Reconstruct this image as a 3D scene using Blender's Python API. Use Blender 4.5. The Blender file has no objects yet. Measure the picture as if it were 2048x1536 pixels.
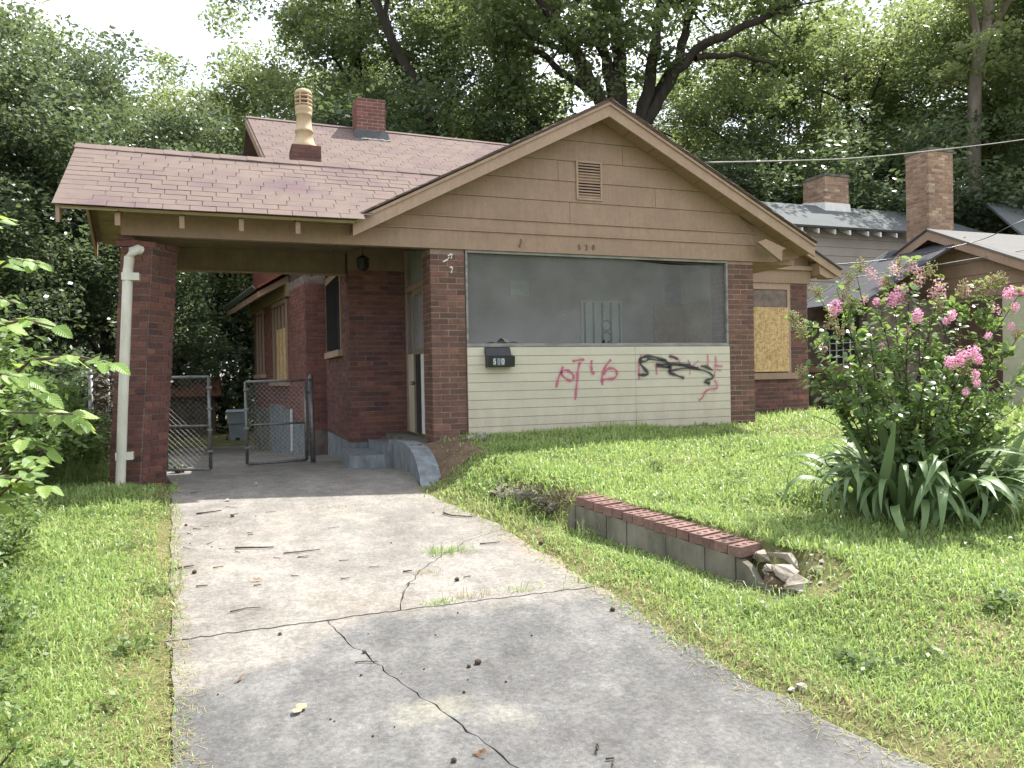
import bpy, bmesh, math, random
import numpy as np
from mathutils import Vector, Matrix, Quaternion
random.seed(7)
RNG = np.random.default_rng(11)
scene = bpy.context.scene
C = scene.collection

# ------------------------------------------------------------------ camera
cam_data = bpy.data.cameras.new('camera')
cam = bpy.data.objects.new('camera', cam_data); C.objects.link(cam)
CAM_AX = ((0.93631, 0.02104, -0.35051), (-0.35067, 0.00204, -0.93650), (-0.01899, 0.99978, 0.00929))
cam.matrix_world = Matrix(((CAM_AX[0][0], CAM_AX[0][1], CAM_AX[0][2], 0), (CAM_AX[1][0], CAM_AX[1][1], CAM_AX[1][2], 0),
                           (CAM_AX[2][0], CAM_AX[2][1], CAM_AX[2][2], 1.0), (0, 0, 0, 1)))
cam_data.sensor_width = 36.0; cam_data.lens = 1530 / 2048 * 36
cam_data.clip_start = 0.05; cam_data.clip_end = 600
scene.camera = cam
# ------------------------------------------------------------------ sky, sun, exposure
SUN_DIR = Vector((0.60, 0.27, 1.0)).normalized()
world = bpy.data.worlds.new('World'); scene.world = world; world.use_nodes = True
wn = world.node_tree; wn.nodes.clear()
sky = wn.nodes.new('ShaderNodeTexSky'); sky.sky_type = 'NISHITA'; sky.sun_disc = False
sky.sun_elevation = math.asin(SUN_DIR.z); sky.sun_rotation = math.atan2(SUN_DIR.x, SUN_DIR.y)
sky.air_density = 1.0; sky.dust_density = 2.5; sky.ozone_density = 1.0
bg = wn.nodes.new('ShaderNodeBackground'); bg.inputs[1].default_value = 0.15
# thin bright summer cloud over the whole sky
tc = wn.nodes.new('ShaderNodeTexCoord'); cn = wn.nodes.new('ShaderNodeTexNoise')
cn.inputs['Scale'].default_value = 2.2; cn.inputs['Detail'].default_value = 6; cn.inputs['Roughness'].default_value = 0.6
cr = wn.nodes.new('ShaderNodeValToRGB'); cr.color_ramp.elements[0].position = 0.40; cr.color_ramp.elements[1].position = 0.62
cr.color_ramp.elements[0].color = (0.22, 0.22, 0.22, 1); cr.color_ramp.elements[1].color = (0.95, 0.95, 0.95, 1)
mx = wn.nodes.new('ShaderNodeMix'); mx.data_type = 'RGBA'
mx.inputs['B'].default_value = (6.5, 6.55, 6.6, 1)
wo = wn.nodes.new('ShaderNodeOutputWorld')
wn.links.new(tc.outputs['Generated'], cn.inputs['Vector']); wn.links.new(cn.outputs[0], cr.inputs[0])
wn.links.new(cr.outputs[0], mx.inputs['Factor']); wn.links.new(sky.outputs[0], mx.inputs['A'])
wn.links.new(mx.outputs['Result'], bg.inputs[0]); wn.links.new(bg.outputs[0], wo.inputs[0])
sun_d = bpy.data.lights.new('sun', 'SUN'); sun_d.energy = 5.0; sun_d.angle = math.radians(0.55); sun_d.color = (1.0, 0.965, 0.90)
sun = bpy.data.objects.new('sun', sun_d); C.objects.link(sun)
sun.rotation_mode = 'QUATERNION'; sun.rotation_quaternion = SUN_DIR.to_track_quat('Z', 'Y'); sun.location = (6, 3, 12)
vs = scene.view_settings; vs.view_transform = 'Standard'; vs.look = 'None'; vs.exposure = 1.22; vs.gamma = 1.0; vs.use_curve_mapping = False
scene.cycles.use_denoising = True
scene.cycles.max_bounces = 8; scene.cycles.transparent_max_bounces = 24

# ------------------------------------------------------------------ node helpers
class NT:
    def __init__(s, name):
        s.m = bpy.data.materials.new(name); s.m.use_nodes = True; s.t = s.m.node_tree
        s.p = s.t.nodes['Principled BSDF']; s.o = s.t.nodes['Material Output']
        s.g = s.t.nodes.new('ShaderNodeNewGeometry'); s.oi = s.t.nodes.new('ShaderNodeObjectInfo')
    def n(s, k, **kw):
        x = s.t.nodes.new(k)
        for a, b in kw.items(): setattr(x, a, b)
        return x
    def l(s, a, b): s.t.links.new(a, b)
    def val(s, sock, v):
        if hasattr(v, 'is_linked') or hasattr(v, 'links'): s.l(v, sock)
        else: sock.default_value = v
    def vec(s, sc=(1, 1, 1), src=None):
        mp = s.n('ShaderNodeMapping'); mp.inputs['Scale'].default_value = sc
        s.l(src or s.g.outputs['Position'], mp.inputs['Vector']); return mp.outputs[0]
    def noise(s, scale, detail=4, rough=.55, vec=None):
        x = s.n('ShaderNodeTexNoise'); x.inputs['Scale'].default_value = scale; x.inputs['Detail'].default_value = detail
        x.inputs['Roughness'].default_value = rough; s.l(vec or s.g.outputs['Position'], x.inputs['Vector']); return x.outputs[0]
    def voro(s, scale, vec=None, out='Distance', feat='F1'):
        x = s.n('ShaderNodeTexVoronoi', feature=feat); x.inputs['Scale'].default_value = scale
        s.l(vec or s.g.outputs['Position'], x.inputs['Vector']); return x.outputs[out]
    def ramp(s, f, stops):
        r = s.n('ShaderNodeValToRGB'); e = r.color_ramp.elements
        while len(e) < len(stops): e.new(0.5)
        for i, (p, c) in enumerate(stops):
            e[i].position = p; c = (c, c, c) if isinstance(c, (int, float)) else c; e[i].color = (*c[:3], 1)
        s.l(f, r.inputs[0]); return r.outputs[0]
    def mix(s, f, a, b, mode='MIX'):
        x = s.n('ShaderNodeMix', data_type='RGBA', blend_type=mode)
        s.val(x.inputs['Factor'], f)
        for k, v in (('A', a), ('B', b)):
            if isinstance(v, tuple): x.inputs[k].default_value = (*v[:3], 1)
            else: s.l(v, x.inputs[k])
        return x.outputs['Result']
    def math(s, op, a, b=0.0):
        x = s.n('ShaderNodeMath', operation=op)
        for i, v in enumerate((a, b)): s.val(x.inputs[i], v)
        return x.outputs[0]
    def mott(s, col, f, lo, hi, a=.36, b=.64): return s.bright(col, s.ramp(f, [(a, 0), (b, 1)]), lo, hi)
    def bright(s, col, f, lo, hi):
        """multiply a colour by a value that f (0..1) moves from lo to hi"""
        mr = s.n('ShaderNodeMapRange'); s.l(f, mr.inputs[0]); mr.inputs[3].default_value = lo; mr.inputs[4].default_value = hi
        x = s.n('ShaderNodeVectorMath', operation='SCALE'); 
        if isinstance(col, tuple): x.inputs[0].default_value = col[:3]
        else: s.l(col, x.inputs[0])
        s.l(mr.outputs[0], x.inputs['Scale']); return x.outputs[0]
    def bump(s, h, strength=.3, dist=.01):
        b = s.n('ShaderNodeBump'); b.inputs['Strength'].default_value = strength; b.inputs['Distance'].default_value = dist
        s.l(h, b.inputs['Height']); s.l(b.outputs[0], s.p.inputs['Normal'])
    def fin(s, col, rough=.8, spec=.3, metal=0.0):
        if isinstance(col, tuple): s.p.inputs['Base Color'].default_value = (*col[:3], 1)
        else: s.l(col, s.p.inputs['Base Color'])
        s.val(s.p.inputs['Roughness'], rough); s.p.inputs['Specular IOR Level'].default_value = spec; s.p.inputs['Metallic'].default_value = metal
        return s.m
    def sep(s):
        x = s.n('ShaderNodeSeparateXYZ'); s.l(s.g.outputs['Position'], x.inputs[0]); return x.outputs

def simple(name, a, b, scale=6, rough=.8, lo=.85, hi=1.15, stretch=(1, 1, 1), bump=.15, bscale=60, spec=.3, metal=0.0):
    t = NT(name); v = t.vec(stretch); c = t.mix(t.ramp(t.noise(scale, 5, .6, v), [(.35, 0), (.65, 1)]), a, b)
    c = t.bright(c, t.oi.outputs['Random'], lo, hi); c = t.bright(c, t.noise(scale * 9, 3, .6, v), .86, 1.14)
    if 'paint' in name: c = t.mott(c, t.noise(4, 5, .7, t.vec((6, 6, .7))), .93, 1.05); c = t.mott(c, t.noise(16, 4, .8), .95, 1.04)
    if bump: t.bump(t.noise(bscale, 4, .6, v), bump, .006)
    return t.fin(c, rough, spec, metal)

def brick_mat(name, stops, dirt=.5):
    t = NT(name)
    r = t.math('FRACT', t.math('ADD', t.oi.outputs['Random'], t.g.outputs['Random Per Island']))
    c = t.ramp(r, stops)
    c = t.mott(c, t.noise(60, 4, .7), .78, 1.22); c = t.mott(c, t.noise(7, 4, .7), .82, 1.15)
    c = t.mix(t.math('MULTIPLY', t.ramp(t.noise(1.7, 4, .6), [(.5, 0), (.72, 1)]), dirt), c, (.075, .058, .045))
    t.bump(t.noise(150, 4, .7), .35, .004)
    return t.fin(c, .82, .25)

MAT = {}
MAT['brick'] = brick_mat('brick_maroon', [(0, (.10, .05, .042)), (.25, (.165, .072, .056)), (.5, (.125, .056, .05)), (.75, (.085, .044, .044)), (1, (.21, .09, .066))])
MAT['brick_dark'] = brick_mat('brick_brown', [(0, (.095, .056, .045)), (.4, (.15, .08, .06)), (.7, (.115, .062, .052)), (1, (.19, .095, .07))])
MAT['brick_red'] = brick_mat('brick_red', [(0, (.15, .06, .05)), (.5, (.20, .082, .066)), (1, (.125, .052, .048))], .3)
MAT['brick_tan'] = brick_mat('brick_tan', [(0, (.25, .15, .10)), (.4, (.36, .235, .155)), (.7, (.22, .125, .09)), (1, (.46, .33, .22))], .3)
MAT['mortar'] = simple('mortar', (.30, .225, .185), (.20, .145, .12), 8, .95)
MAT['mortar_dark'] = simple('mortar_brown', (.19, .15, .13), (.11, .084, .074), 8, .95)  # mortar of a darker brown colour of its own
MAT['mortar_grey'] = simple('mortar_grey', (.36, .33, .29), (.26, .23, .2), 8, .95)
MAT['tan'] = simple('tan_paint', (.298, .207, .147), (.262, .18, .127), 3, .62, .96, 1.04, (1, 1, 1), .08, 40)
MAT['tan_pale'] = simple('tan_paint_pale', (.35, .246, .178), (.308, .213, .153), 3, .6, .97, 1.03, (1, 1, 1), .08, 40)
MAT['tan_aged'] = simple('tan_paint_weathered', (.27, .215, .125), (.20, .16, .075), 5, .75, .92, 1.08, (1, 5, 1), .2, 50)
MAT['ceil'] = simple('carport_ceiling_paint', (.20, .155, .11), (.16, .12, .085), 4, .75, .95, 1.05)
MAT['white_worn'] = simple('worn_white_trim', (.27, .26, .24), (.14, .135, .13), 14, .7, .95, 1.05, (.25, 1, 1), .3, 90)
MAT['blue_paint'] = simple('blue_grey_paint', (.20, .225, .245), (.115, .125, .13), 9, .85, .95, 1.05, (1, 1, .5), .6, 45)
MAT['concrete_old'] = simple('old_concrete', (.18, .172, .14), (.075, .074, .056), 5, .92, .9, 1.1, (1, 1, .6), .5, 60)
MAT['concrete_lt'] = simple('broken_concrete', (.36, .325, .27), (.22, .185, .145), 9, .95, .85, 1.12, (1, 1, 1), .8, 70)
MAT['metal_galv'] = simple('galvanised_steel', (.22, .22, .215), (.13, .13, .13), 20, .5, .95, 1.05, (1, 1, 1), .05, 60, .5, .6)
MAT['wire'] = simple('galvanised_wire', (.30, .30, .29), (.20, .20, .19), 20, .5, 1, 1, (1, 1, 1), 0, 60, .5, .5)
MAT['black'] = simple('black_metal', (.018, .018, .02), (.012, .012, .014), 9, .4, 1, 1, (1, 1, 1), .03, 40, .5)
MAT['dark'] = simple('dark_interior', (.03, .027, .025), (.02, .018, .017), 3, .9)
MAT['pvc'] = simple('downspout_white', (.60, .58, .50), (.45, .44, .37), 8, .55, 1, 1, (1, 1, .3), .05, 30)
MAT['soil'] = simple('bare_soil', (.19, .13, .085), (.11, .075, .05), 9, .98, .9, 1.1, (1, 1, 1), .8, 50)
MAT['bark'] = simple('bark', (.05, .043, .036), (.028, .024, .02), 6, .95, .85, 1.2, (1, 1, .25), .9, 25)
MAT['bark_lt'] = simple('bark_pale', (.20, .17, .14), (.10, .085, .07), 5, .95, .9, 1.1, (1, 1, .22), .9, 22)
MAT['twig'] = simple('dry_twig', (.10, .07, .05), (.055, .04, .03), 20, .9, .7, 1.4)
MAT['twig_pale'] = simple('pale_twig', (.34, .27, .18), (.24, .18, .12), 20, .9)
MAT['block'] = simple('weathered_block', (.205, .188, .15), (.085, .08, .06), 4.5, .94, .9, 1.1, (1, 1, .5), .6, 50)
MAT['stone'] = simple('pale_stone', (.40, .38, .35), (.27, .25, .22), 20, .9, .8, 1.1)
MAT['clay'] = simple('buff_clay', (.46, .35, .225), (.38, .285, .18), 6, .7, 1, 1, (1, 1, .4), .1, 40)
MAT['tar'] = simple('roof_tar', (.022, .025, .028), (.05, .052, .055), 30, .45, 1, 1, (1, 1, 1), .5, 50, .5)
MAT['white'] = simple('white_paint', (.72, .71, .68), (.62, .6, .57), 8, .6)
MAT['cart'] = simple('grey_blue_plastic', (.30, .335, .37), (.25, .28, .31), 4, .5, 1, 1)
MAT['grey_siding'] = simple('grey_siding', (.40, .355, .30), (.36, .315, .265), 3, .7, .97, 1.03)
MAT['stucco'] = simple('pale_green_stucco', (.50, .50, .35), (.43, .43, .30), 5, .9, 1, 1, (1, 1, 1), .7, 18)
MAT['plastic_bag'] = simple('black_plastic', (.012, .012, .014), (.02, .02, .022), 9, .25, 1, 1, (1, 1, 1), .6, 14, .6)
MAT['glass'] = NT('window_glass').fin((.02, .028, .028), .06, .6)
MAT['mint'] = simple('mint_door_paint', (.46, .56, .50), (.41, .5, .45), 4, .5)
MAT['wall_int'] = simple('porch_inner_wall', (.44, .42, .39), (.38, .355, .33), 3, .8)
MAT['number'] = simple('tarnished_metal', (.16, .12, .085), (.10, .075, .05), 60, .5, 1, 1)
MAT['sticker'] = simple('white_sticker', (.7, .72, .72), (.5, .52, .54), 80, .5)
MAT['sticker_dim'] = simple('faded_sticker', (.22, .24, .27), (.14, .16, .18), 80, .5)

def siding_cream():
    t = NT('cream_siding'); x, y, z = t.sep()
    c = t.mix(t.ramp(t.noise(2.5, 5, .6, t.vec((.5, 1, 1.6))), [(.35, 0), (.7, 1)]), (.50, .465, .37), (.44, .405, .32))
    dirt = t.math('MULTIPLY', t.ramp(t.noise(4, 5, .7, t.vec((1.5, 1, .5))), [(.38, 0), (.62, 1)]), t.ramp(z, [(.30, .85), (.5, .5), (1.0, .12)]))
    c = t.mix(dirt, c, (.38, .31, .235)); c = t.bright(c, t.noise(70, 3, .6, t.vec((.2, 1, 1))), .93, 1.07)
    t.bump(t.noise(90, 3, .6, t.vec((.1, 1, 1))), .08, .003); return t.fin(c, .55, .35)
MAT['cream'] = siding_cream()

def osb():
    t = NT('osb_board'); a = t.voro(38, t.vec((.5, 1, 1.5)), 'Color'); b = t.voro(30, t.vec((1.4, 1, .6)), 'Color')
    f = t.math('MULTIPLY', t.math('ADD', a, b), .5)
    c = t.ramp(f, [(.2, (.30, .19, .085)), (.5, (.47, .32, .155)), (.8, (.58, .43, .24))])
    return t.fin(t.bright(c, t.noise(120, 3, .7), .8, 1.2), .8, .2)
MAT['osb'] = osb()

def shingles(name, cols, grey=0.0):
    t = NT(name)
    r = t.math('FRACT', t.math('ADD', t.oi.outputs['Random'], t.g.outputs['Random Per Island']))
    c = t.ramp(t.noise(1.1, 5, .62), [(.32, cols[0]), (.5, cols[1]), (.68, cols[2])])
    c = t.bright(c, r, .95, 1.05); c = t.bright(c, t.noise(240, 2, .8), .72, 1.28)
    c = t.mix(t.math('MULTIPLY', t.ramp(t.noise(6, 5, .7), [(.55, 0), (.75, 1)]), .22), c, cols[3])
    t.bump(t.noise(260, 2, .8), .4, .003); return t.fin(c, .95, .15)
MAT['shingle'] = shingles('shingle_faded_red', [(.122, .086, .091), (.155, .12, .103), (.132, .097, .096), (.09, .066, .069)])
MAT['shingle_dark'] = shingles('shingle_slate', [(.055, .055, .065), (.07, .07, .08), (.06, .06, .068), (.04, .04, .045)])
MAT['shingle_grey'] = shingles('shingle_grey', [(.095, .104, .108), (.115, .124, .126), (.105, .113, .116), (.075, .08, .082)])
MAT['shingle_pale'] = shingles('shingle_pale_grey', [(.135, .132, .126), (.155, .152, .146), (.142, .139, .133), (.11, .107, .101)])
MAT['shingle_wall'] = shingles('wall_shingle_red', [(.20, .075, .055), (.24, .095, .07), (.21, .08, .06), (.15, .06, .05)])

def drive_mat():
    t = NT('driveway_concrete'); x, y, z = t.sep()
    warm = t.ramp(t.noise(1.3, 6, .6), [(.3, (.165, .152, .137)), (.5, (.212, .197, .178)), (.7, (.196, .178, .155))])
    grey = t.ramp(t.noise(2.2, 6, .65), [(.3, (.092, .09, .088)), (.55, (.124, .122, .119)), (.75, (.19, .185, .175))])
    # mildewed slab nearest the street: grey stain with an uneven edge left of the crack
    edge = t.math('ADD', y, t.math('MULTIPLY', t.math('SUBTRACT', t.noise(1.6, 5, .6), .5), .9))
    sx = t.math('MULTIPLY', t.ramp(x, [(.02, 1), (.62, 0)]), .62)
    m = t.math('ADD', edge, sx)
    mr = t.n('ShaderNodeMapRange'); t.l(m, mr.inputs[0]); mr.inputs[1].default_value = 3.86; mr.inputs[2].default_value = 4.06; mr.inputs[3].default_value = 1; mr.inputs[4].default_value = 0
    stain = mr.outputs[0]
    lim = t.math('LESS_THAN', y, 4.045)
    c = t.mix(t.math('MULTIPLY', stain, lim), warm, grey)
    worn = t.ramp(t.noise(1.15, 4, .55, t.vec((1, 1.6, 1))), [(.62, 0), (.72, 1)])
    c = t.mix(t.math('MULTIPLY', worn, .5), c, (.27, .26, .20))
    back = t.n('ShaderNodeMapRange'); t.l(y, back.inputs[0]); back.inputs[1].default_value = 6.6; back.inputs[2].default_value = 8.0
    c = t.mix(t.math('MULTIPLY', back.outputs[0], .45), c, (.20, .19, .172))
    sp = t.voro(48, None, 'Distance'); c = t.mix(t.math('MULTIPLY', t.ramp(sp, [(.10, 1), (.30, 0)]), t.ramp(t.noise(23, 3, .6), [(.5, 0), (.68, .6)])), c, (.27, .265, .255))
    sp2 = t.voro(34, t.vec((1, 1.3, 1.7)), 'Distance'); c = t.mix(t.math('MULTIPLY', t.ramp(sp2, [(.07, 1), (.16, 0)]), .6), c, (.06, .058, .052))
    c = t.mott(c, t.noise(42, 5, .8), .72, 1.26); c = t.mott(c, t.noise(9, 5, .7), .84, 1.14); c = t.mott(c, t.noise(3.1, 4, .6, t.vec((1, .6, 1))), .86, 1.12)
    ex = t.math('SUBTRACT', x, t.math('ADD', 2.03, t.math('MULTIPLY', t.math('SUBTRACT', 3.7, y), .16))); sandy = t.math('MULTIPLY', t.ramp(t.math('ADD', ex, t.math('MULTIPLY', t.math('SUBTRACT', t.noise(3.5, 5, .7), .5), .7)), [(0, 0), (.12, .8)]), t.math('LESS_THAN', y, 5.2)); c = t.mix(sandy, c, (.235, .185, .135))
    st = t.ramp(t.noise(7, 4, .65), [(.62, 0), (.78, 1)]); c = t.mix(t.math('MULTIPLY', st, .35), c, (.13, .108, .085))
    t.bump(t.noise(85, 5, .8), .9, .005); return t.fin(c, .93, .2)
MAT['drive'] = drive_mat()

def ground_mat():
    t = NT('ground_soil_and_thatch')
    c = t.ramp(t.noise(2.4, 6, .65), [(.3, (.075, .08, .032)), (.5, (.12, .12, .05)), (.68, (.20, .165, .095))])
    c = t.bright(c, t.noise(60, 4, .7), .65, 1.35); t.bump(t.noise(50, 4, .7), .8, .02); return t.fin(c, .98, .1)
MAT['ground'] = ground_mat()

def leaf_mat(name, stops, trans=.35, rough=.5, spec=.25, tcol=None, gloss=0.0):
    t = NT(name)
    r = t.math('FRACT', t.math('ADD', t.math('MULTIPLY', t.oi.outputs['Random'], .35), t.math('MULTIPLY', t.g.outputs['Random Per Island'], .65)))
    c = t.ramp(r, stops)
    c = t.bright(c, t.noise(.45, 3, .5), .8, 1.2)
    t.fin(c, rough, spec)
    tr = t.n('ShaderNodeBsdfTranslucent'); t.l(t.mix(.5, c, tcol, 'MIX') if tcol else c, tr.inputs[0])
    ms = t.n('ShaderNodeMixShader'); ms.inputs[0].default_value = trans
    t.l(t.p.outputs[0], ms.inputs[1]); t.l(tr.outputs[0], ms.inputs[2]); t.l(ms.outputs[0], t.o.inputs[0]); return t.m
MAT['leaf_tree'] = leaf_mat('leaf_oak', [(0, (.07, .095, .048)), (.5, (.11, .148, .07)), (.85, (.15, .19, .09)), (1, (.20, .23, .12))], .48, .40, .55, (.36, .45, .13))
MAT['leaf_light'] = leaf_mat('leaf_light', [(0, (.13, .17, .075)), (.5, (.18, .225, .095)), (.85, (.23, .27, .125)), (1, (.30, .25, .155))], .5, .42, .5, (.36, .43, .13))
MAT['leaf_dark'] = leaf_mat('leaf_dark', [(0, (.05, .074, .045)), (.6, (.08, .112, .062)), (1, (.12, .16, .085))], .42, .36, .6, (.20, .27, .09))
MAT['leaf_shrub'] = leaf_mat('leaf_shrub', [(0, (.08, .13, .045)), (.6, (.13, .20, .065)), (1, (.20, .26, .09))], .45, .45, .35, (.2, .28, .05))
def elm_mat():
    t = NT('leaf_elm'); tcn = t.n('ShaderNodeTexCoord'); sx = t.n('ShaderNodeSeparateXYZ'); t.l(tcn.outputs['Object'], sx.inputs[0])
    r = t.math('FRACT', t.math('ADD', t.oi.outputs['Random'], 0)); c = t.ramp(r, [(0, (.07, .15, .035)), (.35, (.125, .24, .05)), (.75, (.19, .31, .075)), (1, (.27, .36, .10))])
    vein = t.math('SINE', t.math('MULTIPLY', t.math('SUBTRACT', sx.outputs[0], t.math('MULTIPLY', t.math('ABSOLUTE', sx.outputs[1]), .8)), 62))
    c = t.mix(t.ramp(vein, [(.80, 0), (1.0, .45)]), c, (.36, .44, .16)); c = t.mix(t.ramp(t.math('ABSOLUTE', sx.outputs[1]), [(.0, .6), (.018, 0)]), c, (.42, .48, .2))
    spots = t.ramp(t.noise(70, 4, .7), [(.66, 0), (.72, .8)]); c = t.mix(spots, c, (.24, .17, .07)); c = t.bright(c, t.noise(25, 3, .6), .82, 1.18)
    t.bump(vein, .25, .003); t.fin(c, .42, .45); tr = t.n('ShaderNodeBsdfTranslucent'); t.l(t.mix(.5, c, (.42, .52, .08)), tr.inputs[0])
    ms = t.n('ShaderNodeMixShader'); ms.inputs[0].default_value = .48; t.l(t.p.outputs[0], ms.inputs[1]); t.l(tr.outputs[0], ms.inputs[2]); t.l(ms.outputs[0], t.o.inputs[0]); return t.m
MAT['leaf_elm'] = elm_mat()
MAT['leaf_myrtle'] = leaf_mat('leaf_myrtle', [(0, (.07, .12, .05)), (.55, (.115, .185, .07)), (1, (.19, .27, .095))], .47, .3, .5, (.28, .40, .07))
MAT['iris'] = leaf_mat('iris_leaf', [(0, (.095, .165, .065)), (.6, (.15, .225, .095)), (.86, (.20, .28, .12)), (.95, (.30, .30, .14)), (1, (.40, .34, .2))], .32, .42, .4, (.16, .22, .08))
MAT['grass'] = leaf_mat('grass_blade', [(0, (.13, .225, .065)), (.3, (.205, .315, .10)), (.65, (.30, .405, .145)), (.90, (.39, .46, .19)), (1, (.47, .45, .27))], .45, .42, .45, (.42, .55, .13))
MAT['grass_dry'] = leaf_mat('grass_dry', [(0, (.26, .26, .11)), (.4, (.38, .32, .17)), (1, (.46, .39, .24))], .35, .7, .2, (.35, .3, .12))
MAT['petal'] = leaf_mat('pink_petal', [(0, (.68, .33, .50)), (.5, (.78, .46, .62)), (1, (.84, .60, .74))], .4, .6, .2, (.85, .35, .5))
MAT['petal_faded'] = leaf_mat('faded_petal', [(0, (.55, .30, .34)), (.5, (.66, .42, .44)), (1, (.60, .46, .36))], .3, .7, .2)
MAT['bud'] = leaf_mat('flower_bud', [(0, (.26, .27, .10)), (.5, (.38, .36, .17)), (1, (.45, .30, .20))], .15, .6, .3)
MAT['vine'] = leaf_mat('dry_vine', [(0, (.05, .04, .03)), (.6, (.09, .075, .05)), (1, (.07, .10, .04))], .2, .7, .2)

def screen_mat():
    t = NT('insect_screen'); d = t.n('ShaderNodeBsdfDiffuse'); tr = t.n('ShaderNodeBsdfTransparent')
    c = t.ramp(t.noise(1.6, 5, .6, t.vec((1, 1, 1.5))), [(.35, (.205, .205, .21)), (.65, (.265, .265, .272))]); t.l(c, d.inputs[0])
    ms = t.n('ShaderNodeMixShader'); t.l(t.ramp(t.noise(2.2, 5, .6), [(.3, .34), (.7, .48)]), ms.inputs[0])
    t.l(tr.outputs[0], ms.inputs[1]); t.l(d.outputs[0], ms.inputs[2]); t.l(ms.outputs[0], t.o.inputs[0]); return t.m
MAT['screen'] = screen_mat()

def spray(name, col):
    t = NT(name); t.fin(col, .6, .3); a = t.n('ShaderNodeAttribute'); a.attribute_name = 'cover'
    tr = t.n('ShaderNodeBsdfTransparent'); ms = t.n('ShaderNodeMixShader')
    f = t.math('MULTIPLY', a.outputs['Fac'], t.ramp(t.noise(140, 3, .7), [(.25, .55), (.6, 1)]))
    t.l(f, ms.inputs[0]); t.l(tr.outputs[0], ms.inputs[1]); t.l(t.p.outputs[0], ms.inputs[2]); t.l(ms.outputs[0], t.o.inputs[0]); return t.m
MAT['spray_pink'] = spray('pink_spray_paint', (.50, .10, .20)); MAT['spray_black'] = spray('black_spray_paint', (.022, .02, .028))
MAT['spray_white'] = spray('white_paint_dab', (.75, .74, .72))

# ------------------------------------------------------------------ mesh helpers
class MB:
    def __init__(s): s.v = []; s.f = []
    def add(s, v, f):
        k = len(s.v); s.v.extend(tuple(map(float, p)) for p in v); s.f.extend(tuple(i + k for i in q) for q in f); return s
    def box(s, x0, x1, y0, y1, z0, z1):
        return s.add([(x0, y0, z0), (x1, y0, z0), (x1, y1, z0), (x0, y1, z0), (x0, y0, z1), (x1, y0, z1), (x1, y1, z1), (x0, y1, z1)], BOXF)
    def ob(s, o, a, b, c):
        o, a, b, c = map(Vector, (o, a, b, c))
        return s.add([o, o + a, o + a + b, o + b, o + c, o + a + c, o + a + b + c, o + b + c], BOXF)
    def hexa(s, p8): return s.add(p8, BOXF)
    def prism(s, poly, d):
        """extrude a planar polygon (3D points) by vector d"""
        n = len(poly); d = Vector(d); P = [Vector(p) for p in poly]
        return s.add(P + [p + d for p in P], [tuple(range(n))[::-1], tuple(range(n, 2 * n))] + [(i, (i + 1) % n, n + (i + 1) % n, n + i) for i in range(n)])
    def tube(s, path, rad, seg=6, cap=True):
        P = [Vector(p) for p in path]; n = len(P); R = rad if hasattr(rad, '__len__') else [rad] * n
        ref = Vector((.31, .17, .93)); rings = []
        for i in range(n):
            t = (P[min(i + 1, n - 1)] - P[max(i - 1, 0)]).normalized()
            u = t.cross(ref); u = u.normalized() if u.length > 1e-4 else t.orthogonal().normalized(); w = t.cross(u)
            rings.append([P[i] + (u * math.cos(6.28319 * k / seg) + w * math.sin(6.28319 * k / seg)) * R[i] for k in range(seg)])
        f = [(i * seg + k, i * seg + (k + 1) % seg, (i + 1) * seg + (k + 1) % seg, (i + 1) * seg + k) for i in range(n - 1) for k in range(seg)]
        if cap: f += [tuple(range(seg))[::-1], tuple(range((n - 1) * seg, n * seg))]
        return s.add([p for r in rings for p in r], f)
    def lathe(s, c, prof, seg=16):
        c = Vector(c); n = len(prof)
        v = [c + Vector((r * math.cos(6.28319 * k / seg), r * math.sin(6.28319 * k / seg), z)) for r, z in prof for k in range(seg)]
        f = [(i * seg + k, i * seg + (k + 1) % seg, (i + 1) * seg + (k + 1) % seg, (i + 1) * seg + k) for i in range(n - 1) for k in range(seg)]
        return s.add(v, f + [tuple(range(seg))[::-1], tuple(range((n - 1) * seg, n * seg))])
    def mesh(s, name, smooth=False):
        m = bpy.data.meshes.new(name); m.from_pydata(s.v, [], s.f); m.update()
        if smooth: m.shade_smooth()
        return m
    def build(s, name, mat, parent=None, smooth=False, **kw): return obj(name, s.mesh(name, smooth), mat, parent, **kw)
BOXF = [(0, 3, 2, 1), (4, 5, 6, 7), (0, 1, 5, 4), (1, 2, 6, 5), (2, 3, 7, 6), (3, 0, 4, 7)]

def set_props(o, label=None, cat=None, group=None, kind=None):
    for k, v in (('label', label), ('category', cat), ('group', group), ('kind', kind)):
        if v: o[k] = v
    return o
def obj(name, mesh, mat=None, parent=None, label=None, cat=None, group=None, kind=None):
    o = bpy.data.objects.new(name, mesh); C.objects.link(o)
    if mat is not None and len(mesh.materials) == 0: mesh.materials.append(MAT[mat] if isinstance(mat, str) else mat)
    if parent is not None: attach(o, parent)
    return set_props(o, label, cat, group, kind)
ORIGIN = {}
def attach(o, parent):
    o.parent = parent; loc = ORIGIN.get(parent.name)
    if loc: o.matrix_parent_inverse = Matrix.Translation(-Vector(loc))
def thing(name, label, cat, loc=(0, 0, 0), group=None):
    o = bpy.data.objects.new(name, None); C.objects.link(o); o.location = loc; o.empty_display_size = .2
    ORIGIN[o.name] = tuple(loc); return set_props(o, label, cat, group)
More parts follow.
